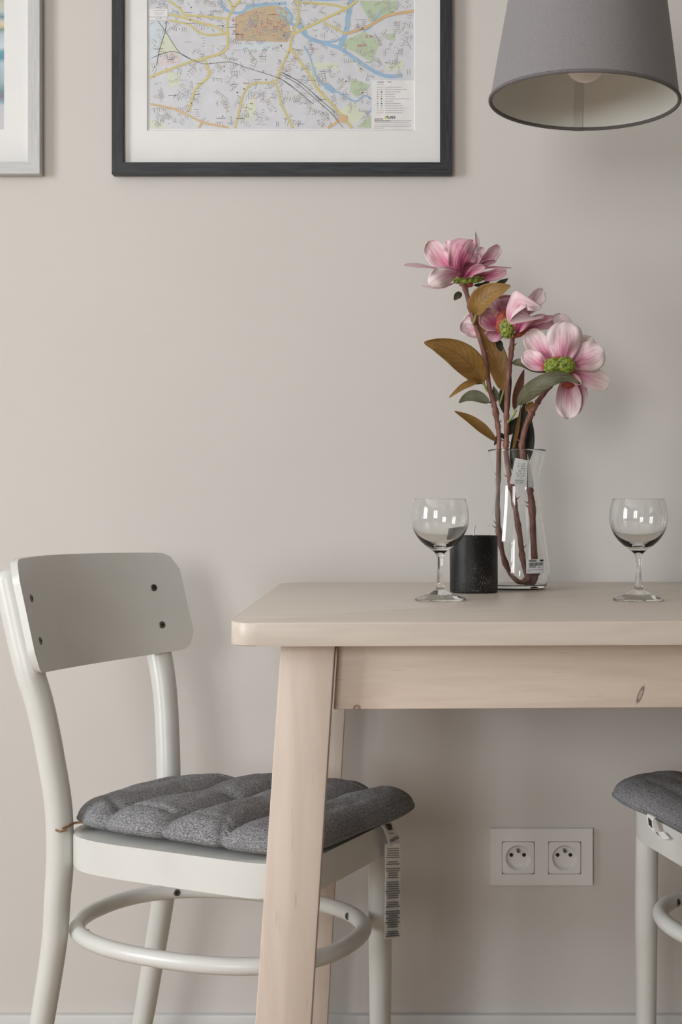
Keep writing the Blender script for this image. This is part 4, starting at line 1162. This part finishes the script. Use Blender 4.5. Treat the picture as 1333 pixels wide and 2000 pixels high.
fl = [([(1098, 690, 1.87), (1096, 650, 1.88), (1094, 612, 1.885)], 50, pinkB, 0, .3),
      ([(1118, 705, 1.87), (1140, 682, 1.875), (1155, 658, 1.88)], 44, pinkB, 0, .3),
      ([(1118, 716, 1.865), (1134, 770, 1.872), (1122, 811, 1.872)], 34, pinkB, R(20), .3),
      ([(1080, 708, 1.85), (1054, 678, 1.85), (1034, 645, 1.855)], 46, pinkB, R(-10), .35),
      ([(1080, 718, 1.845), (1050, 710, 1.845), (1022, 692, 1.85)], 42, pinkA, R(10), .4),
      ([(1108, 725, 1.86), (1110, 772, 1.865), (1110, 818, 1.865)], 54, pinkB, 0, .35),
      ([(1108, 724, 1.855), (1150, 738, 1.855), (1190, 752, 1.86)], 46, pinkB, R(-8), .3),
      ([(1108, 716, 1.845), (1146, 700, 1.84), (1181, 683, 1.84)], 62, pinkB, R(8), -.3),
      ([(1098, 716, 1.84), (1104, 672, 1.825), (1103, 627, 1.825)], 74, pinkB, 0, -.3),
      ([(1112, 728, 1.835), (1124, 737, 1.832), (1134, 751, 1.832)], 14, pinkA, R(20), .3)]
for i, (p, w_, m, tl, cu) in enumerate(fl): blade(p, w_, m, F3, 'petal', tl, cu, 'petal', .11, 80 + i)
lv = [([(1009, 793, 1.855), (1035, 763, 1.82), (1072, 741, 1.80), (1105, 736, 1.80), (1134, 749, 1.80)], 36, leafGr, R(-15), -.25),
      ([(1003, 925, 1.876), (1010, 880, 1.885), (1020, 830, 1.89), (1027, 782, 1.895)], 30, leafDk, 0, .2),
      ([(1030, 905, 1.888), (1034, 860, 1.895), (1032, 800, 1.90)], 22, leafDk, 0, .2),
      ([(1002, 882, 1.87), (1012, 835, 1.875), (1018, 792, 1.88)], 8, leafBr, R(30), .2),
      ([(1030, 804, 1.87), (1036, 795, 1.872), (1041, 784, 1.876)], 18, leafBr, 0, .2)]
for i, (p, w_, m, tl, cu) in enumerate(lv): blade(p, w_, m, F3, 'leaf', tl, cu, 'leaf', .06, 100 + i)
# paper hang tag folded round the stem inside the vase
b = BM()
def quadpx(b, pts, mi=0, th=.0003):
    a = [b.verts.new(at(*p)) for p in pts]; c = [b.verts.new(at(p[0], p[1], p[2] + th)) for p in pts]
    fs = [b.faces.new(a), b.faces.new(c[::-1])] + [b.faces.new([a[(k + 1) % 4], a[k], c[k], c[(k + 1) % 4]]) for k in range(4)]
    for f in fs: f.material_index = mi
quadpx(b, [(1007, 894, 1.862), (1031, 899, 1.862), (1030, 952, 1.86), (996, 944, 1.858)])
quadpx(b, [(1031, 886, 1.863), (1042, 938, 1.866), (1044, 952, 1.866), (1032, 952, 1.863)])
tg_ = obj('paper_tag', b, paper_m, F3, world=True, smooth=False)
b = BM(); rnd = random.Random(9)
for q in range(9):
    y0 = 905 + q * 4.6; x0 = 1013 - q * .9
    for k in range(5):
        if rnd.random() < .25: continue
        xa = x0 + k * 3.4; quadpx(b, [(xa, y0, 1.8585 - .0002 * q), (xa + rnd.uniform(1.4, 2.8), y0 + .4, 1.8585 - .0002 * q), (xa + 2, y0 + 2.2, 1.8585 - .0002 * q), (xa, y0 + 1.8, 1.8585 - .0002 * q)], 0, .0001)
obj('tag_print', b, greyink_m, tg_, world=True, smooth=False)
